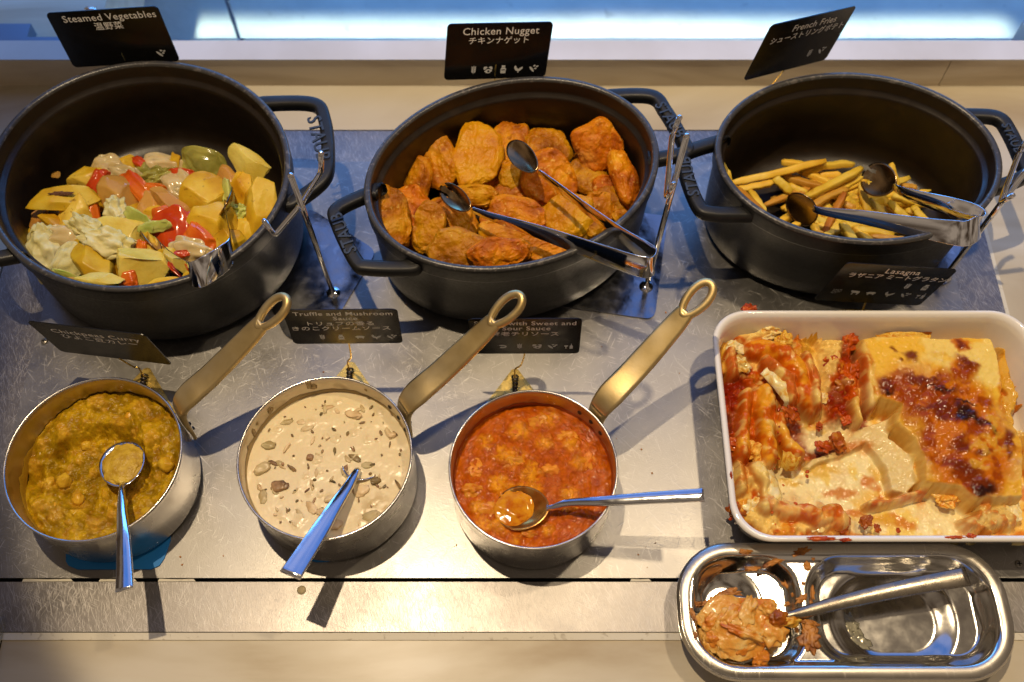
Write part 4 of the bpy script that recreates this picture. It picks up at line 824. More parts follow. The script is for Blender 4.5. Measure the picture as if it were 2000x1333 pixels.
VG = [
 # filling underneath
 ('potato', 120, 470, 50, 40, 0, .040, 0, 0, None, pot_m, 'potato chunk hidden low in the vegetable pile'), ('potato', 220, 450, 55, 45, 20, .040, 0, 0, None, pot_m, 'potato chunk hidden low in the vegetable pile'), ('potato', 330, 460, 55, 45, -20, .042, 0, 0, None, pot_m, 'potato chunk hidden low in the vegetable pile'),
 ('potato', 420, 430, 50, 45, 0, .042, 0, 0, None, pot_m, 'potato chunk hidden low in the vegetable pile'), ('potato', 300, 390, 50, 40, 0, .036, 0, 0, None, brown_m, 'potato chunk hidden low in the vegetable pile'), ('potato', 200, 380, 50, 35, 0, .036, 0, 0, None, pot_m, 'potato chunk hidden low in the vegetable pile'),
 ('potato', 240, 520, 60, 30, 0, .060, 0, 0, None, pot_m, 'potato chunk hidden low in the vegetable pile'), ('potato', 370, 370, 50, 30, 0, .034, 0, 0, None, green_m, 'potato chunk hidden low in the vegetable pile'), ('pepper', 360, 430, 40, 30, 0, .050, 0, 0, .004, red_m, 'red pepper piece hidden under the onion'), ('potato', 470, 450, 40, 40, 0, .05, 0, 0, None, pot_m, 'potato chunk hidden low in the vegetable pile'),
 # back row
 ('potato', 160, 350, 38, 20, 22, .046, 0, 0, None, pot_m, 'smooth yellow potato wedge at the back left'), ('onion', 207, 336, 24, 26, -30, .044, 10, 0, None, onion_m, 'translucent onion petal behind the red pepper strip'),
 ('potato', 240, 318, 25, 15, 15, .044, 0, 0, None, pot_m, 'golden vegetable end sticking up at the back'), ('pepper', 274, 318, 16, 7, -42, .046, 0, 0, None, red_m, 'thin red pepper tip at the very back'), ('onion', 316, 323, 33, 17, 0, .044, 10, 0, None, onion_m, 'pinkish onion dome at the back middle'),
 ('potato', 345, 314, 10, 18, 18, .046, 0, 0, None, pot_m, 'narrow yellow green slice at the back'), ('pepper', 390, 322, 34, 25, -12, .048, 16, 0, .0022, green_m, 'olive green pepper square at the back'), ('cabbage', 308, 346, 26, 13, 10, .048, 0, 0, None, green_m, 'glossy green bit in the middle of the back row'),
 ('potato', 278, 334, 20, 18, 0, .042, 0, 0, None, green_m, 'soft olive green lump behind the onion'), ('onion', 240, 347, 29, 18, -12, .050, 8, 0, None, onion_m, 'pinkish onion layer left of the orange pepper'), ('pepper', 358, 346, 28, 12, -8, .050, 10, 0, .004, red_m, 'bright red pepper piece at the back middle'),
 ('pepper', 189, 357, 12, 26, -24, .052, 0, 0, .004, red_m, 'red pepper strip beside the brown topped potato'), ('onion', 346, 366, 22, 30, 30, .052, 0, 0, None, onion_m, 'crumpled onion between red pepper and big potato'),
 ('potato', 445, 362, 22, 36, 10, .050, 0, 0, None, brown_m, 'browned potato half hidden at the right back'), ('potato', 474, 366, 32, 38, 0, .054, 0, 0, None, pot_m, 'round yellow potato below the pale onion wedge'), ('potato', 492, 322, 44, 27, -42, .066, 14, 0, .005, pale_m, 'large pale wedge leaning on the right wall'),
 ('potato', 512, 404, 30, 54, -18, .064, 0, 20, None, pot_m, 'long yellow potato along the right wall'),
 # middle
 ('potato', 232, 394, 52, 38, -22, .054, 0, 0, None, brown_m, 'big smooth orange brown potato in the middle left'), ('potato', 286, 414, 26, 34, 0, .052, 0, 0, None, brown_m, 'browned potato flank right of the green leaf'), ('pepper', 272, 372, 42, 14, -46, .060, 0, 0, .004, orange_m, 'long orange pepper strip in the middle'),
 ('pepper', 298, 372, 20, 11, 0, .060, 10, 0, .004, orange_m, 'short orange pepper curl beside the long strip'), ('potato', 332, 396, 40, 22, -24, .062, 0, 0, None, brown_m, 'shiny roasted potato slice with dark brown edge'), ('onion', 352, 425, 24, 9, 8, .058, 0, 0, None, onion_m, 'thin onion edge under the roasted slice'),
 ('pepper', 178, 420, 11, 24, 8, .056, 0, 0, .004, orange_m, 'orange pepper edge between two potatoes at the left'),
 ('potato', 122, 393, 60, 29, 10, .064, 0, 0, None, pot_m, 'pale potato with a dark scorched top at the left'), ('potato', 147, 420, 26, 38, 0, .060, 0, 0, None, pot_m, 'flat potato slice below the scorched one'), ('potato', 73, 431, 15, 22, 0, .052, 0, 0, None, brown_m, 'small orange brown potato at the far left'), ('potato', 100, 438, 30, 14, -42, .058, 0, 0, None, pot_m, 'slim yellow potato wedge at the far left'),
 ('potato', 398, 384, 36, 40, -8, .066, 0, 0, None, pot_m, 'big yellow potato top with brown specks'), ('potato', 410, 440, 38, 42, 8, .066, 0, 0, None, pot_m, 'big yellow potato below the speckled one'),
 ('leaf', 447, 388, 8, 28, 12, .066, 0, 20, None, leaf_m, 'thin lime green leaf strip at the right'), ('cabbage', 468, 416, 15, 12, 0, .062, 0, 0, None, leaf_m, 'small pale green piece at the right wall'),
 ('pepper', 333, 458, 40, 40, 12, .068, 0, -10, .005, red_m, 'large red pepper slab in front of the middle'), ('pepper', 320, 432, 16, 24, 20, .070, 0, 0, .004, orange_m, 'orange red pepper corner above the large slab'), ('pepper', 388, 464, 30, 17, -42, .072, 10, 0, .004, orange_m, 'orange pepper piece right of the large red slab'),
 ('onion', 372, 487, 31, 18, -12, .078, 12, 0, .003, onion_m, 'white onion scoop resting on the red pepper'),
 # front
 ('cabbage', 88, 490, 24, 38, 8, .066, 0, 0, .008, cab_m, 'white cauliflower like lump at the left wall'), ('onion', 121, 468, 29, 20, -8, .072, 0, 0, .003, onion_m, 'pale onion layer on the white lump'), ('onion', 133, 510, 22, 28, -20, .074, 0, 0, .003, cab_m, 'whitish onion with a green rim at the front left'),
 ('leaf', 138, 540, 26, 4, -20, .078, 0, 0, None, leaf_m, 'bright green sliver at the front left'),
 ('potato', 182, 500, 42, 44, 10, .074, 0, 0, None, pot_m, 'large yellow potato in front of the white cauliflower'), ('potato', 240, 452, 54, 25, -22, .074, 0, 0, None, pale_m, 'long pale potato finger in the centre'), ('cabbage', 226, 412, 16, 20, 10, .072, 0, 0, .006, cab_m, 'small white tip above the pale potato finger'),
 ('cabbage', 172, 447, 30, 16, -30, .076, 0, 0, .006, cab_m, 'white cabbage stalk pointing left'), ('cabbage', 212, 473, 40, 20, -14, .082, 0, 0, .006, cab_m, 'ragged white cabbage florets in the centre'),
 ('leaf', 272, 430, 26, 12, -40, .080, 20, 0, None, leaf_m, 'crisp light green leaf on the pale potato'), ('leaf', 304, 443, 24, 9, 12, .080, 10, 0, None, leaf_m, 'curved light green leaf reaching right'),
 ('potato', 304, 500, 16, 50, 26, .074, 0, 0, None, pot_m, 'yellow slice edge left of the tongs'), ('potato', 266, 518, 54, 36, -38, .084, 0, 0, None, pale_m, 'broad pale potato slab at the front rim'),
 ('potato', 194, 549, 42, 14, -8, .090, 0, 0, None, pale_m, 'pale onion segment along the front rim'), ('pepper', 250, 546, 14, 14, 0, .084, 0, 0, .004, orange_m, 'orange pepper bit at the front rim'), ('potato', 316, 552, 30, 8, 6, .092, 0, 0, None, pot_m, 'thin yellow slice at the front rim'),
 ('pepper', 276, 480, 8, 10, 0, .080, 0, 0, .003, orange_m, 'tiny orange pepper tip behind the pale slab'), ('pepper', 352, 497, 16, 6, 8, .078, 0, 0, .003, red_m, 'small red pepper sliver above the tongs'), ('pepper', 348, 528, 20, 7, -40, .082, 0, 0, .003, red_m, 'red pepper strip between the tong arms'),
 ('potato', 340, 515, 34, 20, -30, .074, 0, 0, None, pot_m, 'potato chunk between the tong arms'), ('potato', 450, 470, 26, 30, 0, .070, 0, 0, None, pot_m, 'potato chunk behind the right tong arm'),
 ('potato', 110, 344, 7, 7, 0, .048, 0, 0, None, brown_m, 'lone brown crumb stuck to the back wall'), ('potato', 150, 546, 28, 8, 0, .078, 0, 0, None, brown_m, 'brown potato edge at the front left rim')]
for i, (k, px, py, rx, ry, rot, z, tx, ty, th, m, lb) in enumerate(VG): veg(k, px, py, rx, ry, rot, z, tx, ty, th, lb, seed=i+5, m=m)
cm = mat('scorch', (.13, .05, .015), .6, bump=[(300, .6, .001)])
c = at(120, 379, .0735); tag(add('scorched_crust', blob(c, .0095, .0019, .0012, basis(2, 0, 0, .5), seed=9, amp=.34, f=3.4, fine=.16, ff=7, sub=5), cm, loc=c), 'dark scorched crust on top of the left potato', 'crust')

# ------------------------------------------------------------------ tongs
def ribbon(P, widths, ups, th=.0011, m=10):
    path = catmull(P, m); U = [Vector(u) for u in ups]
    def up(s):
        k = s*(len(U)-1); i = min(int(k), len(U)-2); return U[i].lerp(U[i+1], k-i)
    def sec(s):
        w = np.interp(s, np.linspace(0, 1, len(widths)), widths); return rrect(th, w, th*.45, 2)
    return sweep(path, sec, up=up)
def tongs(label, path, widths, ups, ends, joint_at):
    t = thing('tongs', path[joint_at], label, 'tongs', 'steel serving tongs')
    add('arms', ribbon(path, widths, ups), chrome, t)
    for k, (c, d, nrm, L, Wd, D, fork) in enumerate(ends):
        d = Vector(d).normalized(); nrm = Vector(nrm); nrm = (nrm-d*nrm.dot(d)).normalized(); y = nrm.cross(d)
        v, f = bowl(Vector(c), (d, y, nrm), L, Wd, D, .0010)
        if fork:   # cut three slots in the far edge of the bowl
            keep = []
            for q in f:
                cen = sum((Vector(v[i]) for i in q), Vector())/len(q)-Vector(c); u = cen.dot(d)/L; w = cen.dot(y)/Wd
                if u < -.42 and (abs(abs(w)-.33) < .10): continue
                keep.append(q)
            f = keep
        add('fork_end' if fork else 'spoon_end', (v, f), brown_refl, t)
    return t
Z = Vector((0, 0, 1))
brown_refl = mat('brown_reflection_steel', (.34, .22, .11), .22, 1, rvar=.06, nscale=60, spots=[(90, .6, .68, (.5, .4, .25), .7)], bump=[(60, .05, .001)])  # the room's dark brown reflection is painted into this metal colour
# middle pot: bend at the right front, arms to the upper left
bend = at(1264, 512, .112)
tongs('polished tongs lying open across the chicken nuggets',
      [at(1052, 338, .104), at(1072, 352, .107), at(1150, 412, .113), at(1215, 460, .118), at(1256, 488, .120), at(1275, 504, .120), at(1272, 520, .119), at(1250, 521, .118), at(1180, 498, .116), at(1060, 456, .110), at(960, 424, .104), at(922, 410, .101)],
      [.0070, .0085, .0120, .0160, .0210, .0230, .0230, .0220, .0200, .0150, .0090, .0060],
      [(0, .35, .9)]*12,
      [(at(1020, 306, .098), at(1052, 338, .104)-at(990, 272, .094), (0, -.62, .72), .0240, .0112, .0035, False),
       (at(888, 386, .094), at(922, 410, .101)-at(858, 362, .088), (.05, -.66, .70), .0230, .0100, .0035, True)], 5)
# left pot: bend hooked over the front rim, arms buried in the vegetables
tongs('polished tongs hooked over the front rim of the vegetable pot',
      [at(302, 470, .078), at(330, 500, .092), at(362, 528, .110), at(382, 537, .115), at(412, 522, .117), at(440, 502, .115), at(452, 480, .111), at(445, 440, .098), at(438, 400, .084)],
      [.0090, .0120, .0200, .0250, .0250, .0250, .0200, .0120, .0080],
      [(0, .55, .80)]*10,
      [(at(296, 470, .070), (.3, -.5, .35), (.85, .1, .5), .022, .014, .005, False), (at(440, 392, .080), (.1, -.6, .4), (-.8, .2, .5), .020, .013, .005, True)], 5)
# right pot
tongs('polished tongs with a forked end lying over the french fries',
      [at(1588, 404, .066), at(1600, 412, .069), at(1680, 424, .084), at(1780, 442, .104), at(1856, 454, .118), at(1890, 456, .121), at(1912, 440, .122), at(1900, 422, .121), at(1855, 404, .113), at(1800, 388, .098), at(1756, 372, .086), at(1745, 362, .082)],
      [.0050, .0070, .0125, .0175, .0215, .0225, .0225, .0210, .0170, .0130, .0080, .0050],
      [(0, .75, .7)]*12,
      [(at(1566, 410, .056), at(1588, 404, .069)-at(1545, 410, .052), (.25, -.66, .70), .0165, .0185, .0035, False),
       (at(1716, 352, .072), at(1745, 368, .080)-at(1690, 344, .068), (-.15, -.66, .70), .0190, .0160, .0030, True)], 6)

# ------------------------------------------------------------------ tong stands
def rod(P, r=.0024, m=1): 
    return tube(P, r, 12, m=m, smooth=m > 1)
def bent(P, r=.0024):
    """rod with tightly rounded bends and domed ends"""
    P = [Vector(p) for p in P]; out = [P[0]]
    for i in range(1, len(P)-1):
        a = (P[i-1]-P[i]).normalized()*.005; b = (P[i+1]-P[i]).normalized()*.005
        for k in range(6):
            s = k/5; out.append((P[i]+a)*(1-s)**2+P[i]*2*s*(1-s)+(P[i]+b)*s*s)
    out.append(P[-1]); v, f = sweep(out, ngon(12, r), (.13, .31, .94))
    for e in (out[0], out[-1]):
        v2, f2 = ico(2); n = len(v); v += [tuple(e+q*r) for q in v2]; f += [[i+n for i in q] for q in f2]
    return v, f
def stand(label, plate, base, top, cradles):
    b = Vector(base); t = thing('tong_stand', (b.x, b.y, .0004), label, 'tong stand', 'steel stands for the serving tongs')
    cx = sum(p[0] for p in plate)/len(plate)
    add('base_plate', prism(plate, .0004, .0016), plate_m, t, smooth=False)
    add('post', join(bent([b, Vector(top)], .0026), lathe([(.0001, .0050), (.0035, .0046), (.0062, .0028), (.0068, .0016)], b.x, b.y, n=28)), chrome, t)
    for P in cradles: add('cradle_rod', bent(P), chrome, t)
plate_m = mat('stand_plate_steel', (.40, .40, .41), .16, 1, rvar=.08, nscale=60, bump=[(60, .12, .001), (300, .1, .0004)], spots=[(50, .6, .64, (.6, .6, .6), .5)])
def roundpoly(P, r=.010, n=6):
    P = [Vector((p[0], p[1], 0)) for p in P]; out = []
    for i, p in enumerate(P):
        a = (P[i-1]-p).normalized()*r; b = (P[(i+1) % len(P)]-p).normalized()*r
        for k in range(n+1):
            s = k/n; q = (p+a)*(1-s)**2+p*2*s*(1-s)+(p+b)*s*s; out.append((q.x, q.y))
    return out
pl = roundpoly([at(*q, 0)[:2] for q in [(560, 664), (630, 672), (736, 492), (606, 408), (480, 500)]])
b1 = at(651, 572, .002)
stand('steel tong stand between the vegetable pot and the nugget pot', pl[::-1] if False else pl, b1, aty(568, 343, b1.y+.004),
      [[aty(627, 300, b1.y+.020), aty(628, 336, b1.y+.016), aty(586, 402, b1.y+.006), aty(536, 461, b1.y-.014), aty(516, 432, b1.y-.012)]])
pl = roundpoly([at(*q, 0)[:2] for q in [(1090, 600), (1278, 626), (1304, 424), (1110, 400)]])
b2 = at(1262, 560, .002)
stand('steel tong stand between the nugget pot and the fries pot', pl, b2, aty(1341, 266, b2.y+.012),
      [[aty(1327, 230, b2.y+.030), aty(1313, 264, b2.y+.026), aty(1301, 388, b2.y-.004), aty(1316, 360, b2.y-.006)]])
pl = roundpoly([at(*q, 0)[:2] for q in [(1700, 545), (1852, 560), (1890, 440), (1720, 430)]])
b3 = at(1846, 540, .002)
stand('steel tong stand at the right edge beyond the fries pot', pl, b3, aty(2030, 300, b3.y+.016),
      [[aty(2010, 268, b3.y+.03), aty(1990, 300, b3.y+.026), aty(1953, 398, b3.y+.004), aty(1978, 382, b3.y)]])

# ------------------------------------------------------------------ white dish
def loops(rings, closed_bottom=True):
    """rings: list of (w, h, r, z) rounded rectangles around (cx, cy)"""
    V = []; F = []; n = None
    for (w, h, r, z, cx, cy) in rings:
        P = rrect(w, h, r, 12, cx, cy); n = len(P); V += [(x, y, z) for x, y in P]
    for i in range(len(rings)-1):
        for k in range(n): F.append((i*n+k, i*n+(k+1) % n, (i+1)*n+(k+1) % n, (i+1)*n+k))
    F.append(list(range(n))[::-1]); F.append([(len(rings)-1)*n+k for k in range(n)])
    return V, F
DX, DY, DW, DH, DZ = .3225, .3510, .287, .215, .055
t = thing('baking_dish', (DX, DY, .0002), 'deep white ceramic dish of half eaten lasagna', 'dish')
o = lambda w, z, r: (DW-w, DH-w, r, z, DX, DY)
add('body', loops([o(.050, .0004, .018), o(.040, .0004, .022), o(.030, .004, .026), o(.018, .020, .028), o(.010, .044, .030), o(.0015, .0505, .032), o(0, .0530, .033), o(.0015, .0548, .033), o(.005, .0554, .032), o(.009, .0545, .031), o(.0125, .0505, .030),
                   o(.0155, .044, .029), o(.022, .018, .026), o(.030, .008, .022), o(.044, .0055, .016), o(.060, .005, .01)]), ceramic, t)

# lasagna: one height field of sauce, cream and the uneaten browned block, laid out on the dish floor
def inpoly(P, x, y):
    P = np.array(P, float); c = np.zeros(x.shape, bool); j = len(P)-1
    for i in range(len(P)):
        xi, yi, xj, yj = P[i, 0], P[i, 1], P[j, 0], P[j, 1]
        c ^= ((yi > y) != (yj > y)) & (x < (xj-xi)*(y-yi)/(yj-yi+1e-9)+xi); j = i
    return c
def pdist(P, x, y):
    """signed distance to a polygon, positive inside"""
    P = np.array(P, float); d = np.full(x.shape, 1e9)
    for i in range(len(P)):
        a = P[i-1]; b = P[i]; ab = b-a; tt = np.clip(((x-a[0])*ab[0]+(y-a[1])*ab[1])/(ab@ab+1e-9), 0, 1)
        d = np.minimum(d, np.hypot(x-a[0]-tt*ab[0], y-a[1]-tt*ab[1]))
    return np.where(inpoly(P, x, y), d, -d)
Q = lambda pts: [(a, b) for a, b in pts]   # outlines below are in dish units: (0,0) the far left corner, 1 unit = 1/1615 of 0.31 m
nx, ny = 620, 470
IW, IH = DW-.020, DH-.020
uu, vv = np.meshgrid(np.linspace(-1, 1, nx), np.linspace(-1, 1, ny), indexing='ij')
rc = .026; hw, hh = IW/2, IH/2
xx = uu*hw
yb = np.where(np.abs(xx) > hw-rc, hh-rc+np.sqrt(np.clip(rc**2-(np.abs(xx)-(hw-rc))**2, 0, None)), hh)
yy = vv*yb
gx, gy = xx+DX, yy+DY
# the dish map: u to the right, v towards the front, as the dish lies
fz = .036
f_ = gy*cP-(fz-CAMZ)*sP; u_ = gy*sP+(fz-CAMZ)*cP
mu = (1000+FPX*gx/f_-1370)*2.563; mv = (666.5-FPX*u_/f_-560)*2.563
wn = lambda f, s: (fbm(gx, gy, f, 4, s)-.5)
wu = mu+90*wn(70, 51)+26*wn(260, 52); wv = mv+90*wn(70, 61)+26*wn(260, 62)
lu = mu+90*wn(38, 151); lv = mv+90*wn(38, 161)   # a slower wobble for the cut edges
n1, n2, n3 = fbm(gx, gy, 60, 5, 71), fbm(gx, gy, 190, 4, 72), fbm(gx, gy, 520, 3, 73)
def E_(cu, cv, ru, rv, rot=0, soft=.35, warp=True):
    a, b = (wu, wv) if warp else (mu, mv); c, s = math.cos(R(rot)), math.sin(R(rot))
    x = ((a-cu)*c+(b-cv)*s)/ru; y = (-(a-cu)*s+(b-cv)*c)/rv
    return sm(1+soft, 1-soft, np.sqrt(x*x+y*y))
red = np.array([.30, .028, .002]); redor = np.array([.60, .13, .004]); yel = np.array([.74, .50, .09]); cream = np.array([.84, .64, .24]); white = np.array([.88, .78, .46])
orange = np.array([.62, .22, .025]); brown = np.array([.22, .045, .010]); black = np.array([.045, .018, .014]); pasta = np.array([.66, .42, .10]); skin = np.array([.78, .64, .33])
col = np.ones(gx.shape+(3,))*white; h = np.full(gx.shape, .0085)
def paint(mask, c, amt=1.0):
    global col
    k = (np.clip(mask, 0, 1)*amt)[..., None]; col = col*(1-k)+np.array(c)*k
# general smear of yellow oil and tomato over the cream
paint(sm(.50, .62, n1), [.80, .52, .09], .8); paint(sm(.54, .66, fbm(gx, gy, 110, 4, 80)), orange, .85)
# left messy bank
bank = np.maximum.reduce([E_(250, 520, 190, 420, 0), E_(340, 330, 230, 150, 0), E_(220, 900, 140, 220, 0), E_(420, 1130, 330, 110, 4), E_(720, 480, 110, 260, 0), E_(720, 270, 90, 110, 0)])
h += .0215*bank*(.72+.8*(n1-.5))+.003*bank*(n2-.5)*2
paint(bank, [.72, .38, .05], .95); paint(bank*sm(.40, .54, fbm(gx, gy, 85, 4, 81)), redor, .95); paint(bank*sm(.54, .60, fbm(gx, gy, 120, 4, 82)), cream, .85); paint(bank*sm(.56, .66, n2), redor, .6)
for a in ((180, 560, 90, 230, 5), (150, 470, 70, 110, 0), (500, 720, 75, 120, -10), (700, 560, 70, 110, 0), (760, 300, 70, 60, 20), (640, 790, 80, 50, -20), (200, 800, 60, 110, 0), (670, 400, 50, 60, 0), (830, 640, 40, 80, 0), (230, 1190, 90, 40, 0)):
    e = E_(*a); paint(e, red, .85); h += .0025*e*(n2-.2); paint(e*sm(.55, .65, n2), redor, .8)
for a in ((150, 350, 60, 80, 0), (350, 800, 80, 130, 0), (560, 300, 60, 90, 0), (500, 420, 50, 120, -20), (320, 1130, 90, 60, 0)): paint(E_(*a), yel, .8)
for a in ((200, 290, 70, 60, 0), (340, 220, 70, 40, 0), (200, 400, 40, 30, 0), (600, 460, 40, 140, 0), (660, 300, 50, 110, 0), (190, 930, 70, 60, 0), (290, 960, 70, 60, 30), (330, 1140, 80, 60, 20), (570, 1180, 90, 30, 0), (450, 480, 40, 90, -35), (540, 560, 40, 70, 0)):
    e = E_(*a); paint(e, cream, .9); h += .004*e
# pasta tubes and folds lying in the bank, as ridges of the same surface
def ridge(pts, w, hg, c, seed=0, mixc=redor):
    global h
    a, b = mu+.25*(wu-mu), mv+.25*(wv-mv); best = np.full(gx.shape, 1e9); tt_ = np.zeros(gx.shape); n = len(pts)-1
    for k in range(n):
        A = np.array(pts[k]); B = np.array(pts[k+1]); ab = B-A; t = np.clip(((a-A[0])*ab[0]+(b-A[1])*ab[1])/(ab@ab), 0, 1); d = np.hypot(a-A[0]-t*ab[0], b-A[1]-t*ab[1])
        m = d < best; best = np.where(m, d, best); tt_ = np.where(m, (k+t)/n, tt_)
    r = best/(w*(.8+.5*fbm(gx, gy, 90, 2, seed+200))); pr_f = np.sqrt(np.clip(1-r*r, 0, 1)); m = sm(1.05, .85, r)
    h = np.where(r < 1, np.maximum(h, h*.35+.012+hg*pr_f*(.85+.3*n1)), h)
    paint(m, c, .95); paint(m*sm(.42, .58, fbm(gx+seed, gy, 80, 4, seed+210)), mixc, .85); paint(m*sm(.4, .95, r), mixc, .75); paint(m*sm(.60, .66, n2), cream, .6)
ridge([(260, 300), (420, 330), (500, 420), (560, 560)], 52, .022, [.80, .40, .035], 1)
ridge([(330, 380), (440, 470), (455, 560)], 38, .025, cream, 2)
ridge([(240, 540), (215, 680), (215, 830)], 40, .022, [.82, .46, .05], 3)
ridge([(322, 530), (330, 690), (340, 850)], 54, .024, [.80, .42, .04], 4)
ridge([(405, 650), (430, 740), (490, 825)], 40, .020, [.82, .48, .07], 5)
ridge([(540, 350), (585, 470), (580, 580)], 34, .020, [.86, .66, .24], 6)
ridge([(280, 900), (340, 990), (330, 1090)], 46, .020, cream, 7, orange)
ridge([(370, 1080), (500, 1110), (560, 1130)], 44, .018, [.80, .50, .18], 8)
ridge([(600, 1140), (690, 1110), (720, 1160)], 46, .018, [.76, .40, .10], 9)
ridge([(825, 300), (845, 440), (860, 580)], 28, .022, [.84, .66, .30], 10)
ridge([(780, 570), (800, 650)], 26, .020, [.82, .56, .16], 11)
ridge([(870, 1055), (980, 1050), (1060, 1020), (1140, 1000)], 18, .012, cream, 12)
ridge([(150, 330), (170, 420)], 34, .018, cream, 13); ridge([(200, 250), (330, 230)], 34, .018, cream, 14); ridge([(180, 900), (200, 1000)], 40, .016, cream, 15, orange)
# white cream on the floor of the dish, front middle
e = np.maximum.reduce([E_(640, 960, 280, 100, -8), E_(820, 860, 150, 90, -10), E_(660, 700, 130, 60, -10), E_(1150, 1120, 330, 90, -4)])
paint(e, white, .85); paint(e*sm(.52, .60, fbm(gx, gy, 60, 4, 95)), [.84, .62, .14], .7); h = h*(1-.6*e)+.0100*.6*e+.0008*e*(n2-.3)
for a in ((740, 990, 90, 22, -5), (880, 930, 40, 30, 0), (1030, 1130, 110, 34, 4), (860, 1210, 90, 22, 8), (1000, 1225, 150, 16, 4), (830, 1080, 60, 24, 0)): paint(E_(*a), orange, .75)
for a in ((960, 900, 80, 30, 40), (940, 1120, 60, 30, 20), (640, 860, 110, 26, 4), (480, 940, 60, 16, 0)): paint(E_(*a), yel, .7)
# draped translucent sheet
S2 = [(840, 650), (985, 615), (960, 720), (1085, 820), (1112, 960), (1060, 1012), (975, 1000), (955, 890), (860, 750), (740, 800), (580, 870), (545, 850), (700, 780)]
d2 = pdist(S2, lu*.6+mu*.4, lv*.6+mv*.4); k2 = sm(-7, 7, d2)
paint(k2, skin, .95); h = h*(1-k2)+k2*(.0150+.008*sm(650, 1100, mu)+.004*(n1-.5)+.0025*(n2-.5)); paint(k2*E_(800, 790, 80, 60), orange, .8); paint(k2*sm(.6, .7, n2), white, .5)
# uneaten block
S1 = [(812, 268), (900, 248), (1448, 256), (1478, 330), (1512, 560), (1600, 800), (1612, 1060), (1520, 1070), (1430, 1058), (1385, 1072), (1300, 1010), (1120, 985), (1105, 850), (1050, 760), (965, 680), (992, 606), (880, 560), (862, 400)]
d1 = pdist(S1, lu*.5+mu*.5, lv*.5+mv*.5); k1 = sm(-26, 10, d1); top = sm(2, 14, d1)
h = h*(1-k1)+k1*(.0385+.003*sm(0, 200, d1)+.0045*(n1-.5)*sm(500, 700, mv)+.0016*(n1-.5)+.0012*(n2-.5))
side = sm(.02, .2, k1)*(1-top); paint(side, [.78, .55, .16], 1); lay = np.sin(h*1000/9*2*math.pi+5*n1+4*n2); paint(side*sm(.2, .8, lay), [.66, .24, .02], .7); paint(side*sm(.55, .62, fbm(gx, gy, 260, 3, 90)), cream, .6)
paint(top, [.84, .56, .09], 1); paint(top*sm(.45, .6, fbm(gx, gy, 45, 4, 91)), [.86, .72, .30], .7)
gold = np.maximum.reduce([E_(1060, 540, 190, 90, 10), E_(1250, 620, 330, 150, 25), E_(1330, 860, 260, 200, 20), E_(1180, 820, 90, 160, 0), E_(1350, 990, 200, 90, 0), E_(1300, 430, 80, 60, 30), E_(1290, 300, 50, 36, 0)])
paint(top*gold, [.62, .215, .008], .97); h += .0008*top*gold*(n2-.4)
toast = gold*sm(.44, .58, fbm(gx, gy, 75, 5, 92)); paint(top*toast, [.36, .075, .004], .85)
for a in ((910, 505, 36, 40, 30), (1030, 365, 34, 30, 0), (1100, 470, 80, 18, 8), (1190, 520, 90, 22, 10), (1310, 400, 60, 26, 30), (1320, 640, 100, 30, 28), (1420, 700, 70, 18, 40), (1290, 800, 40, 26, 0), (1390, 840, 40, 16, 0), (1300, 930, 90, 30, 20), (1400, 1010, 90, 40, 20), (1200, 640, 60, 24, 20), (1290, 300, 24, 22, 0), (1140, 610, 70, 16, -10), (960, 330, 16, 14, 0), (965, 395, 14, 16, 0), (1540, 800, 20, 60, 0)):
    e = E_(*a, soft=.6)*top; paint(e, brown, .92); h += .0012*e*n2
for a in ((1330, 655, 78, 20, 28), (925, 530, 26, 14, 30), (1400, 1030, 50, 26, 0), (1215, 515, 40, 10, 10), (1440, 715, 36, 9, 40), (1290, 590, 50, 8, 5), (1160, 530, 60, 7, 14)):
    e = E_(*a, soft=.6)*top; paint(e, black, .9)
for a in ((1420, 800, 110, 60, 10), (1180, 350, 60, 30, 0), (1460, 680, 40, 80, 0), (1360, 900, 60, 30, 0)): paint(E_(*a)*top*sm(.45, .55, n2), yel, .6)
# rim strips and lower right mess
e = E_(1545, 480, 42, 250, -6); h = np.maximum(h, .030*e*(.9+.3*n1)); paint(e, [.70, .42, .05], .9); paint(e*E_(1500, 560, 26, 150, -6), redor, .8)
e = E_(1490, 1130, 140, 70, 0); h = np.maximum(h, e*(.020+.012*n2)); paint(e, [.74, .56, .22], .85); paint(e*sm(.5, .6, n2), orange, .8)
e = E_(970, 235, 150, 14, 2); h = np.maximum(h, .032*e); paint(e, pasta, .9)
edge = np.minimum.reduce([1-np.abs(uu), 1-np.abs(vv)]); er = sm(0, .05, edge)
h = .0085*(1-er)+h*er + (1-er)*.004*n1
h = np.maximum(h, .0075)+.0003*(n3-.5)*2+.0009*(n2-.5)
col = np.clip(col, 0, 1)**1.30; col *= (.94+.12*n3)[..., None]
for _ in range(3):      # soften the melted surface
    h[1:-1, :] = (h[:-2, :]+2*h[1:-1, :]+h[2:, :])/4; h[:, 1:-1] = (h[:, :-2]+2*h[:, 1:-1]+h[:, 2:])/4
    col[1:-1, :] = (col[:-2, :]+2*col[1:-1, :]+col[2:, :])/4; col[:, 1:-1] = (col[:, :-2]+2*col[:, 1:-1]+col[:, 2:])/4
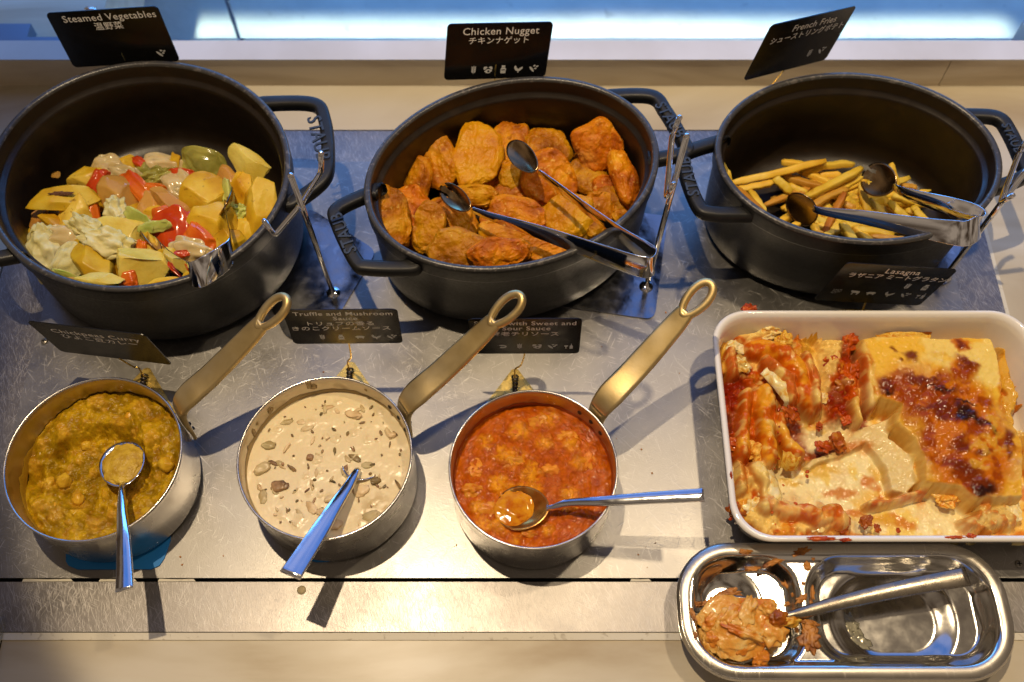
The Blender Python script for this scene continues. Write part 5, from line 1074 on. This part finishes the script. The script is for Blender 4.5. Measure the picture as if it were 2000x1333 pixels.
# smears climb the wall of the dish a little
wall_t = np.clip((.05-edge)/.05, 0, 1); h = h+.020*wall_t*sm(.45, .65, n1)*(1-k1)
V = np.stack([gx, gy, h], -1).reshape(-1, 3)
i, j = np.meshgrid(np.arange(nx-1), np.arange(ny-1), indexing='ij'); a = i*ny+j
F = np.stack([a, a+ny, a+ny+1, a+1], -1).reshape(-1, 4).tolist()
las_m = mat('lasagna_surface', (1, 1, 1), .17, attr=True, rvar=.10, nscale=120, bump=[(420, .10, .0008), (120, .2, .0015)], sss=.08, sssc=(1, .5, .2))
lt = thing('lasagna', (DX, DY, .006), 'half served lasagna with a browned cheese block at the right', 'lasagna')
add('filling', (V, F), las_m, lt, col=col.reshape(-1, 3))

# folded pasta, meat and cheese pieces torn up on the left side
past_m = mat('sauced_pasta', (.6, .4, .12), .22, ramp=[(.34, (.54, .15, .008)), (.45, (.72, .36, .04)), (.55, (.80, .52, .10)), (.66, (.62, .22, .012))], nscale=110, ndet=6, ndist=1.4, bump=[(260, .4, .001), (90, .4, .002)], sss=.08, sssc=(1, .5, .2), objvar=.1)
chz_m = mat('melted_cheese', (.8, .66, .36), .22, ramp=[(.34, (.72, .34, .04)), (.46, (.82, .62, .22)), (.62, (.86, .74, .42))], nscale=110, ndist=1.2, bump=[(220, .4, .001)], sss=.3, sssc=(1, .7, .3), coat=.3, objvar=.1)
meat_m = mat('tomato_meat', (.4, .08, .01), .24, ramp=[(.3, (.22, .028, .002)), (.55, (.44, .085, .005)), (.75, (.62, .24, .03))], nscale=120, bump=[(300, .6, .001)], sss=.1, coat=.3, objvar=.2)
def dish_at(u, v, z): return at(1370+u/2.563, 560+v/2.563, z)
def sheet(pts, w, zs, label_m, curl=.5, seed=0, name='pasta_sheet'):
    P = catmull([dish_at(u, v, z) for (u, v), z in zip(pts, zs)], 8); n = len(P)
    def sec(s):
        k = 9; ww = 1.45*(w/2.563*.00045)*(1+.18*mn.noise(Vector((s*4, seed, 1)))); up_ = []; dn = []
        for i in range(k):
            x = -1+2*i/(k-1); zc = -.0025-curl*.5*ww*x*x*.5+.0030*mn.noise(Vector((x*2, s*6, seed*3.1)))
            e_ = 1 if 0 < i < k-1 else .3; up_.append((x*ww/2, zc+.0010*e_)); dn.append((x*ww/2, zc-.0010*e_))
        return up_+dn[::-1]
    return add(name, sweep(P, sec), label_m, lt)
sheet([(330, 400), (400, 470), (450, 540), (470, 590)], 60, [.041, .043, .040, .032], chz_m, .8, 2)
sheet([(410, 840), (460, 850), (500, 850)], 70, [.034, .034, .030], past_m, 2.0, 6)
sheet([(300, 910), (340, 980), (350, 1060), (300, 1100)], 80, [.030, .033, .033, .028], chz_m, 1.0, 7)
sheet([(880, 250), (980, 236), (1100, 240), (1150, 250)], 26, [.037, .038, .038, .037], past_m, .5, 15)
for i, (u, v, r, m, rz) in enumerate([(345, 215, 48, chz_m, .6), (320, 250, 40, chz_m, .6), (425, 265, 36, past_m, .6), (200, 395, 40, chz_m, .5), (180, 300, 44, chz_m, .4), (250, 1110, 50, chz_m, .5), (200, 960, 52, chz_m, .5), (160, 790, 34, meat_m, .6), (470, 1140, 46, chz_m, .6),
     (600, 1180, 50, chz_m, .5), (700, 1190, 46, meat_m, .6), (660, 390, 46, meat_m, .6), (710, 500, 50, meat_m, .5), (750, 270, 46, meat_m, .6), (680, 780, 40, meat_m, .6), (610, 800, 34, meat_m, .5), (730, 670, 26, meat_m, .6), (590, 700, 20, meat_m, .6), (450, 640, 40, meat_m, .5),
     (240, 110, 30, meat_m, .35), (826, 1178, 30, meat_m, .5), (880, 1210, 18, meat_m, .4), (985, 1222, 12, meat_m, .4), (1230, 1050, 60, past_m, .4), (1420, 1080, 44, chz_m, .5), (1550, 1120, 50, chz_m, .5), (520, 520, 34, chz_m, .6), (600, 560, 34, chz_m, .6), (380, 300, 40, past_m, .6), (270, 830, 50, past_m, .6), (180, 1130, 44, meat_m, .6), (430, 440, 36, meat_m, .5), (780, 420, 40, meat_m, .5)]):
    z = .052 if (u, v) == (240, 110) else (.032 if (u < 480 and v < 900) else .0225 if u < 900 else .019); c = dish_at(u, v, z); rr = r/2.563*.00045
    add('meat_lump' if m is meat_m else 'cheese_lump' if m is chz_m else 'pasta_scrap', blob(c, rr*1.1, rr*.85, rr*rz, basis(i*47, rs.uniform(-20, 20), rs.uniform(-20, 20), .6), seed=i+300, amp=.32, f=2.0, fine=.06, ff=4, sub=5), m, lt)
cr = []
for i in range(50):
    if i < 150: u, v = rs.normal(300, 170), rs.normal(650, 300)
    else: u, v = rs.normal(700, 60), rs.normal(500, 170)
    if not (110 < u < 860 and 200 < v < 1200): continue
    c = dish_at(u, v, rs.uniform(.026, .037) if u < 480 else rs.uniform(.018, .030)); r = rs.uniform(.0008, .0022)
    cr.append(blob(c, r, r*.8, r*.7, basis(rs.uniform(0, 180), 0, 0, .7), seed=i, amp=.25, f=2, sub=2))
tag(add('meat_crumbs', join(*cr), meat_m, lt), kind='stuff')
# dried splashes on the rim of the dish
sp = []
for u, v, a_, b_, z in [(225, 112, 22, 16, .0535), (600, 1262, 60, 10, .0552), (720, 1268, 26, 8, .0552), (1270, 1256, 40, 7, .0552), (1350, 1250, 22, 12, .055), (148, 945, 6, 16, .055)]:
    c = dish_at(u, v, z); s_ = .00045/2.563; sp.append(blob(c, a_*s_, b_*s_, .0010, basis(0, 0, 0, .9), seed=int(u), amp=.3, f=2.5, fine=.2, sub=4))
tag(add('baked_splashes', join(*sp), meat_m, bpy.data.objects['baking_dish']), kind='stuff')

# ------------------------------------------------------------------ compartment tray
TX, TY, TW, TH = .2690, .1955, .270, .1120
def rsd(x, y, cx, cy, w, h_, r):
    dx = np.abs(x-cx)-(w/2-r); dy = np.abs(y-cy)-(h_/2-r)
    return np.hypot(np.maximum(dx, 0), np.maximum(dy, 0))+np.minimum(np.maximum(dx, dy), 0)-r
nx, ny = 380, 190; rc = .047; hw, hh = TW/2, TH/2
uu, vv = np.meshgrid(np.sin(np.linspace(-1, 1, nx)*math.pi/2), np.linspace(-1, 1, ny), indexing='ij')
xx = uu*hw*.99999; yb = np.where(np.abs(xx) > hw-rc, hh-rc+np.sqrt(np.clip(rc**2-(np.abs(xx)-(hw-rc))**2, 0, None)), hh); yy = vv*yb
s0 = -rsd(xx, yy, 0, 0, TW, TH, rc)                         # distance in from the outer edge
zt = .0285-.004*sm(.0022, 0, s0)
A_ = -rsd(xx, yy, -.0770, 0, .0900, .0920, .030); B_ = -rsd(xx, yy, .0475, 0, .1530, .0920, .034)
A2 = -rsd(xx, yy, -.0930, .006, .0360, .0420, .018); B2_ = -rsd(xx, yy, .0440, -.004, .0760, .0560, .027)
cav = np.maximum(sm(-.001, .009, A_), sm(-.001, .009, B_))
pool = -rsd(xx, yy, 0, 0, .246, .090, .042)
zt = zt-.0045*sm(-.001, .006, pool)                        # the divider sits lower than the rim
zt = zt-.0135*sm(0, .012, A_)-.0135*sm(0, .014, B_)
zt = zt-.0060*sm(-.014, .004, A2)*sm(0, .006, A_)-.0060*sm(-.016, .004, B2_)*sm(0, .006, B_)
zt = np.maximum(zt, .0010)
V = np.stack([xx+TX, yy+TY, zt], -1).reshape(-1, 3); n0 = len(V)
i, j = np.meshgrid(np.arange(nx-1), np.arange(ny-1), indexing='ij'); a = i*ny+j
F = np.stack([a, a+ny, a+ny+1, a+1], -1).reshape(-1, 4).tolist()
t = thing('compartment_tray', (TX, TY, .0004), 'shiny two part steel tray in front of the white dish', 'tray')
add('tray_body', (V, F), chrome_tray := mat('tray_steel', (.66, .64, .60), .13, 1, rvar=.04, nscale=50, bump=[(25, .06, .002), (500, .03, .0003)]), t)
lip = [(TW, TH, rc, .0248, TX, TY), (TW-.002, TH-.002, rc-.001, .0270, TX, TY), (TW-.005, TH-.005, rc-.002, .0288, TX, TY), (TW-.018, TH-.018, rc-.008, .0290, TX, TY), (TW-.021, TH-.021, rc-.010, .0284, TX, TY)]
v, f = loops(lip); f = f[:-2]
add('rim', (v, f), satin, t)
v, f = loops([(TW-.022, TH-.022, .04, .0245, TX, TY), (TW-.045, TH-.045, .034, .0006, TX, TY)]); add('underside', (v, f[:-2]), chrome_tray, t)
res = mat('dried_sauce', (.30, .10, .015), .4, ramp=[(.3, (.16, .04, .008)), (.6, (.50, .20, .03))], nscale=120, bump=[(300, .5, .001)])
zs = lambda x, y: float(zt[np.unravel_index(np.argmin((xx+TX-x)**2+(yy+TY-y)**2), xx.shape)])
def smear(px, py, rx, ry, rot, seed, m=res, th=.0008):
    c = at(px, py, .018); z = zs(c.x, c.y); c = at(px, py, z+.0004); z = zs(c.x, c.y); c = Vector((c.x, c.y, z+.0005)); s_ = .00043
    return blob(c, rx*s_, ry*s_, th, basis(rot, 0, 0, .95), seed=seed, amp=.45, f=2.2, fine=.25, ff=3, sub=4)
sm1 = join(*[smear(*q) for q in [(1425, 1162, 24, 8, 10, 1), (1400, 1172, 14, 6, 0, 2), (1582, 1245, 16, 22, 10, 3), (1576, 1215, 20, 5, -20, 4), (1566, 1170, 12, 5, 30, 5), (1585, 1155, 5, 14, 0, 6), (1535, 1145, 10, 4, -30, 7), (1565, 1078, 14, 6, 20, 8), (1577, 1106, 6, 7, 0, 9),
     (1520, 1092, 24, 5, 25, 10), (1470, 1110, 14, 6, 0, 11), (1455, 1078, 12, 4, 0, 12), (1352, 1200, 4, 12, 20, 13), (1358, 1242, 3, 6, 0, 14), (1550, 1195, 4, 4, 0, 15), (1500, 1172, 6, 3, 0, 16), (1380, 1180, 8, 5, 0, 17), (1556, 1230, 4, 4, 0, 18), (1540, 1180, 8, 3, 20, 19), (1583, 1180, 4, 6, 0, 20), (1569, 1140, 3, 3, 0, 21), (1548, 1162, 3, 3, 0, 22), (1590, 1090, 3, 3, 0, 23)]])
tag(add('sauce_smears', sm1, res, t), kind='stuff')
film = join(smear(1665, 1225, 12, 26, 25, 31, th=.0003), smear(1680, 1255, 20, 10, -20, 32, th=.0003))
tag(add('grease_film', film, mat('grease', (.35, .33, .24), .12, .5), t), kind='stuff')
sb = at(1440, 1228, .022)
dd = spoon('lasagna_spoon', sb, .0330, .0270, .0080, .03, [at(1545, 1202, .0265), at(1570, 1196, .028), at(1650, 1175, .0325), at(1760, 1150, .0365), at(1889, 1126, .0400)], [(0, .0100), (.10, .0065), (.25, .0075), (.6, .0118), (1, .0158)],
      'big dull steel spoon heaped with lasagna, lying in the tray', 'large serving spoons', m=mat('dull_spoon_steel', (.34, .30, .24), .27, 1, rvar=.06, nscale=60, bump=[(700, .2, .0003)]), dome=.0030)
lf = mat('lasagna_portion', (.6, .35, .1), .24, ramp=[(.28, (.50, .12, .010)), (.42, (.64, .24, .025)), (.55, (.72, .38, .08)), (.72, (.80, .56, .22))], nscale=55, ndet=6, ndist=1.0, bump=[(350, .5, .001), (120, .4, .002)], sss=.2, sssc=(1, .5, .2), coat=.35)
c = at(1442, 1226, .025)
pt = thing('lasagna_portion', c, 'heap of cheesy lasagna on the big spoon in the tray', 'lasagna')
add('heap', blob(c, .0320, .0245, .0085, basis(8, 0, 0, .8), seed=12, amp=.16, f=1.7, fine=.09, ff=3, sub=6), lf, pt)
for i, (px, py, rx, ry, z, m) in enumerate([(1500, 1190, 14, 12, .031, lf), (1462, 1256, 34, 14, .026, lf), (1510, 1235, 24, 24, .028, lf), (1412, 1265, 22, 12, .024, lf), (1484, 1282, 16, 16, .022, lf), (1395, 1245, 16, 16, .026, lf), (1540, 1215, 22, 9, .029, past_m), (1425, 1205, 26, 16, .032, lf), (1460, 1195, 30, 14, .033, lf), (1520, 1210, 16, 18, .031, meat_m), (1390, 1215, 14, 20, .028, lf), (1450, 1235, 34, 10, .034, lf)]):
    c = at(px, py, z); add('topping_piece', blob(c, rx*.00043, ry*.00043, .0042, basis(i*31, 0, 0, .8), seed=i+77, amp=.25, f=2, fine=.12, ff=4, sub=4), m, pt)

# crumbs and dried specks on the steel around the pots
cr = []
for i in range(46):
    px, py = rs.choice([640, 1260, 1300, 420, 860, 1230])+rs.normal(0, 60), rs.choice([640, 700, 900, 1080, 1090, 560])+rs.normal(0, 40)
    if not (80 < px < 1330 and 560 < py < 1115): continue
    c = at(px, py, .0004); r = rs.uniform(.0003, .0009); cr.append(blob(c, r*1.4, r, r*.6, basis(rs.uniform(0, 180), 0, 0, 1), seed=i, amp=.3, f=2, sub=1))
tag(add('counter_crumbs', join(*cr), res), 'tiny brown crumbs scattered on the steel panel', kind='stuff')
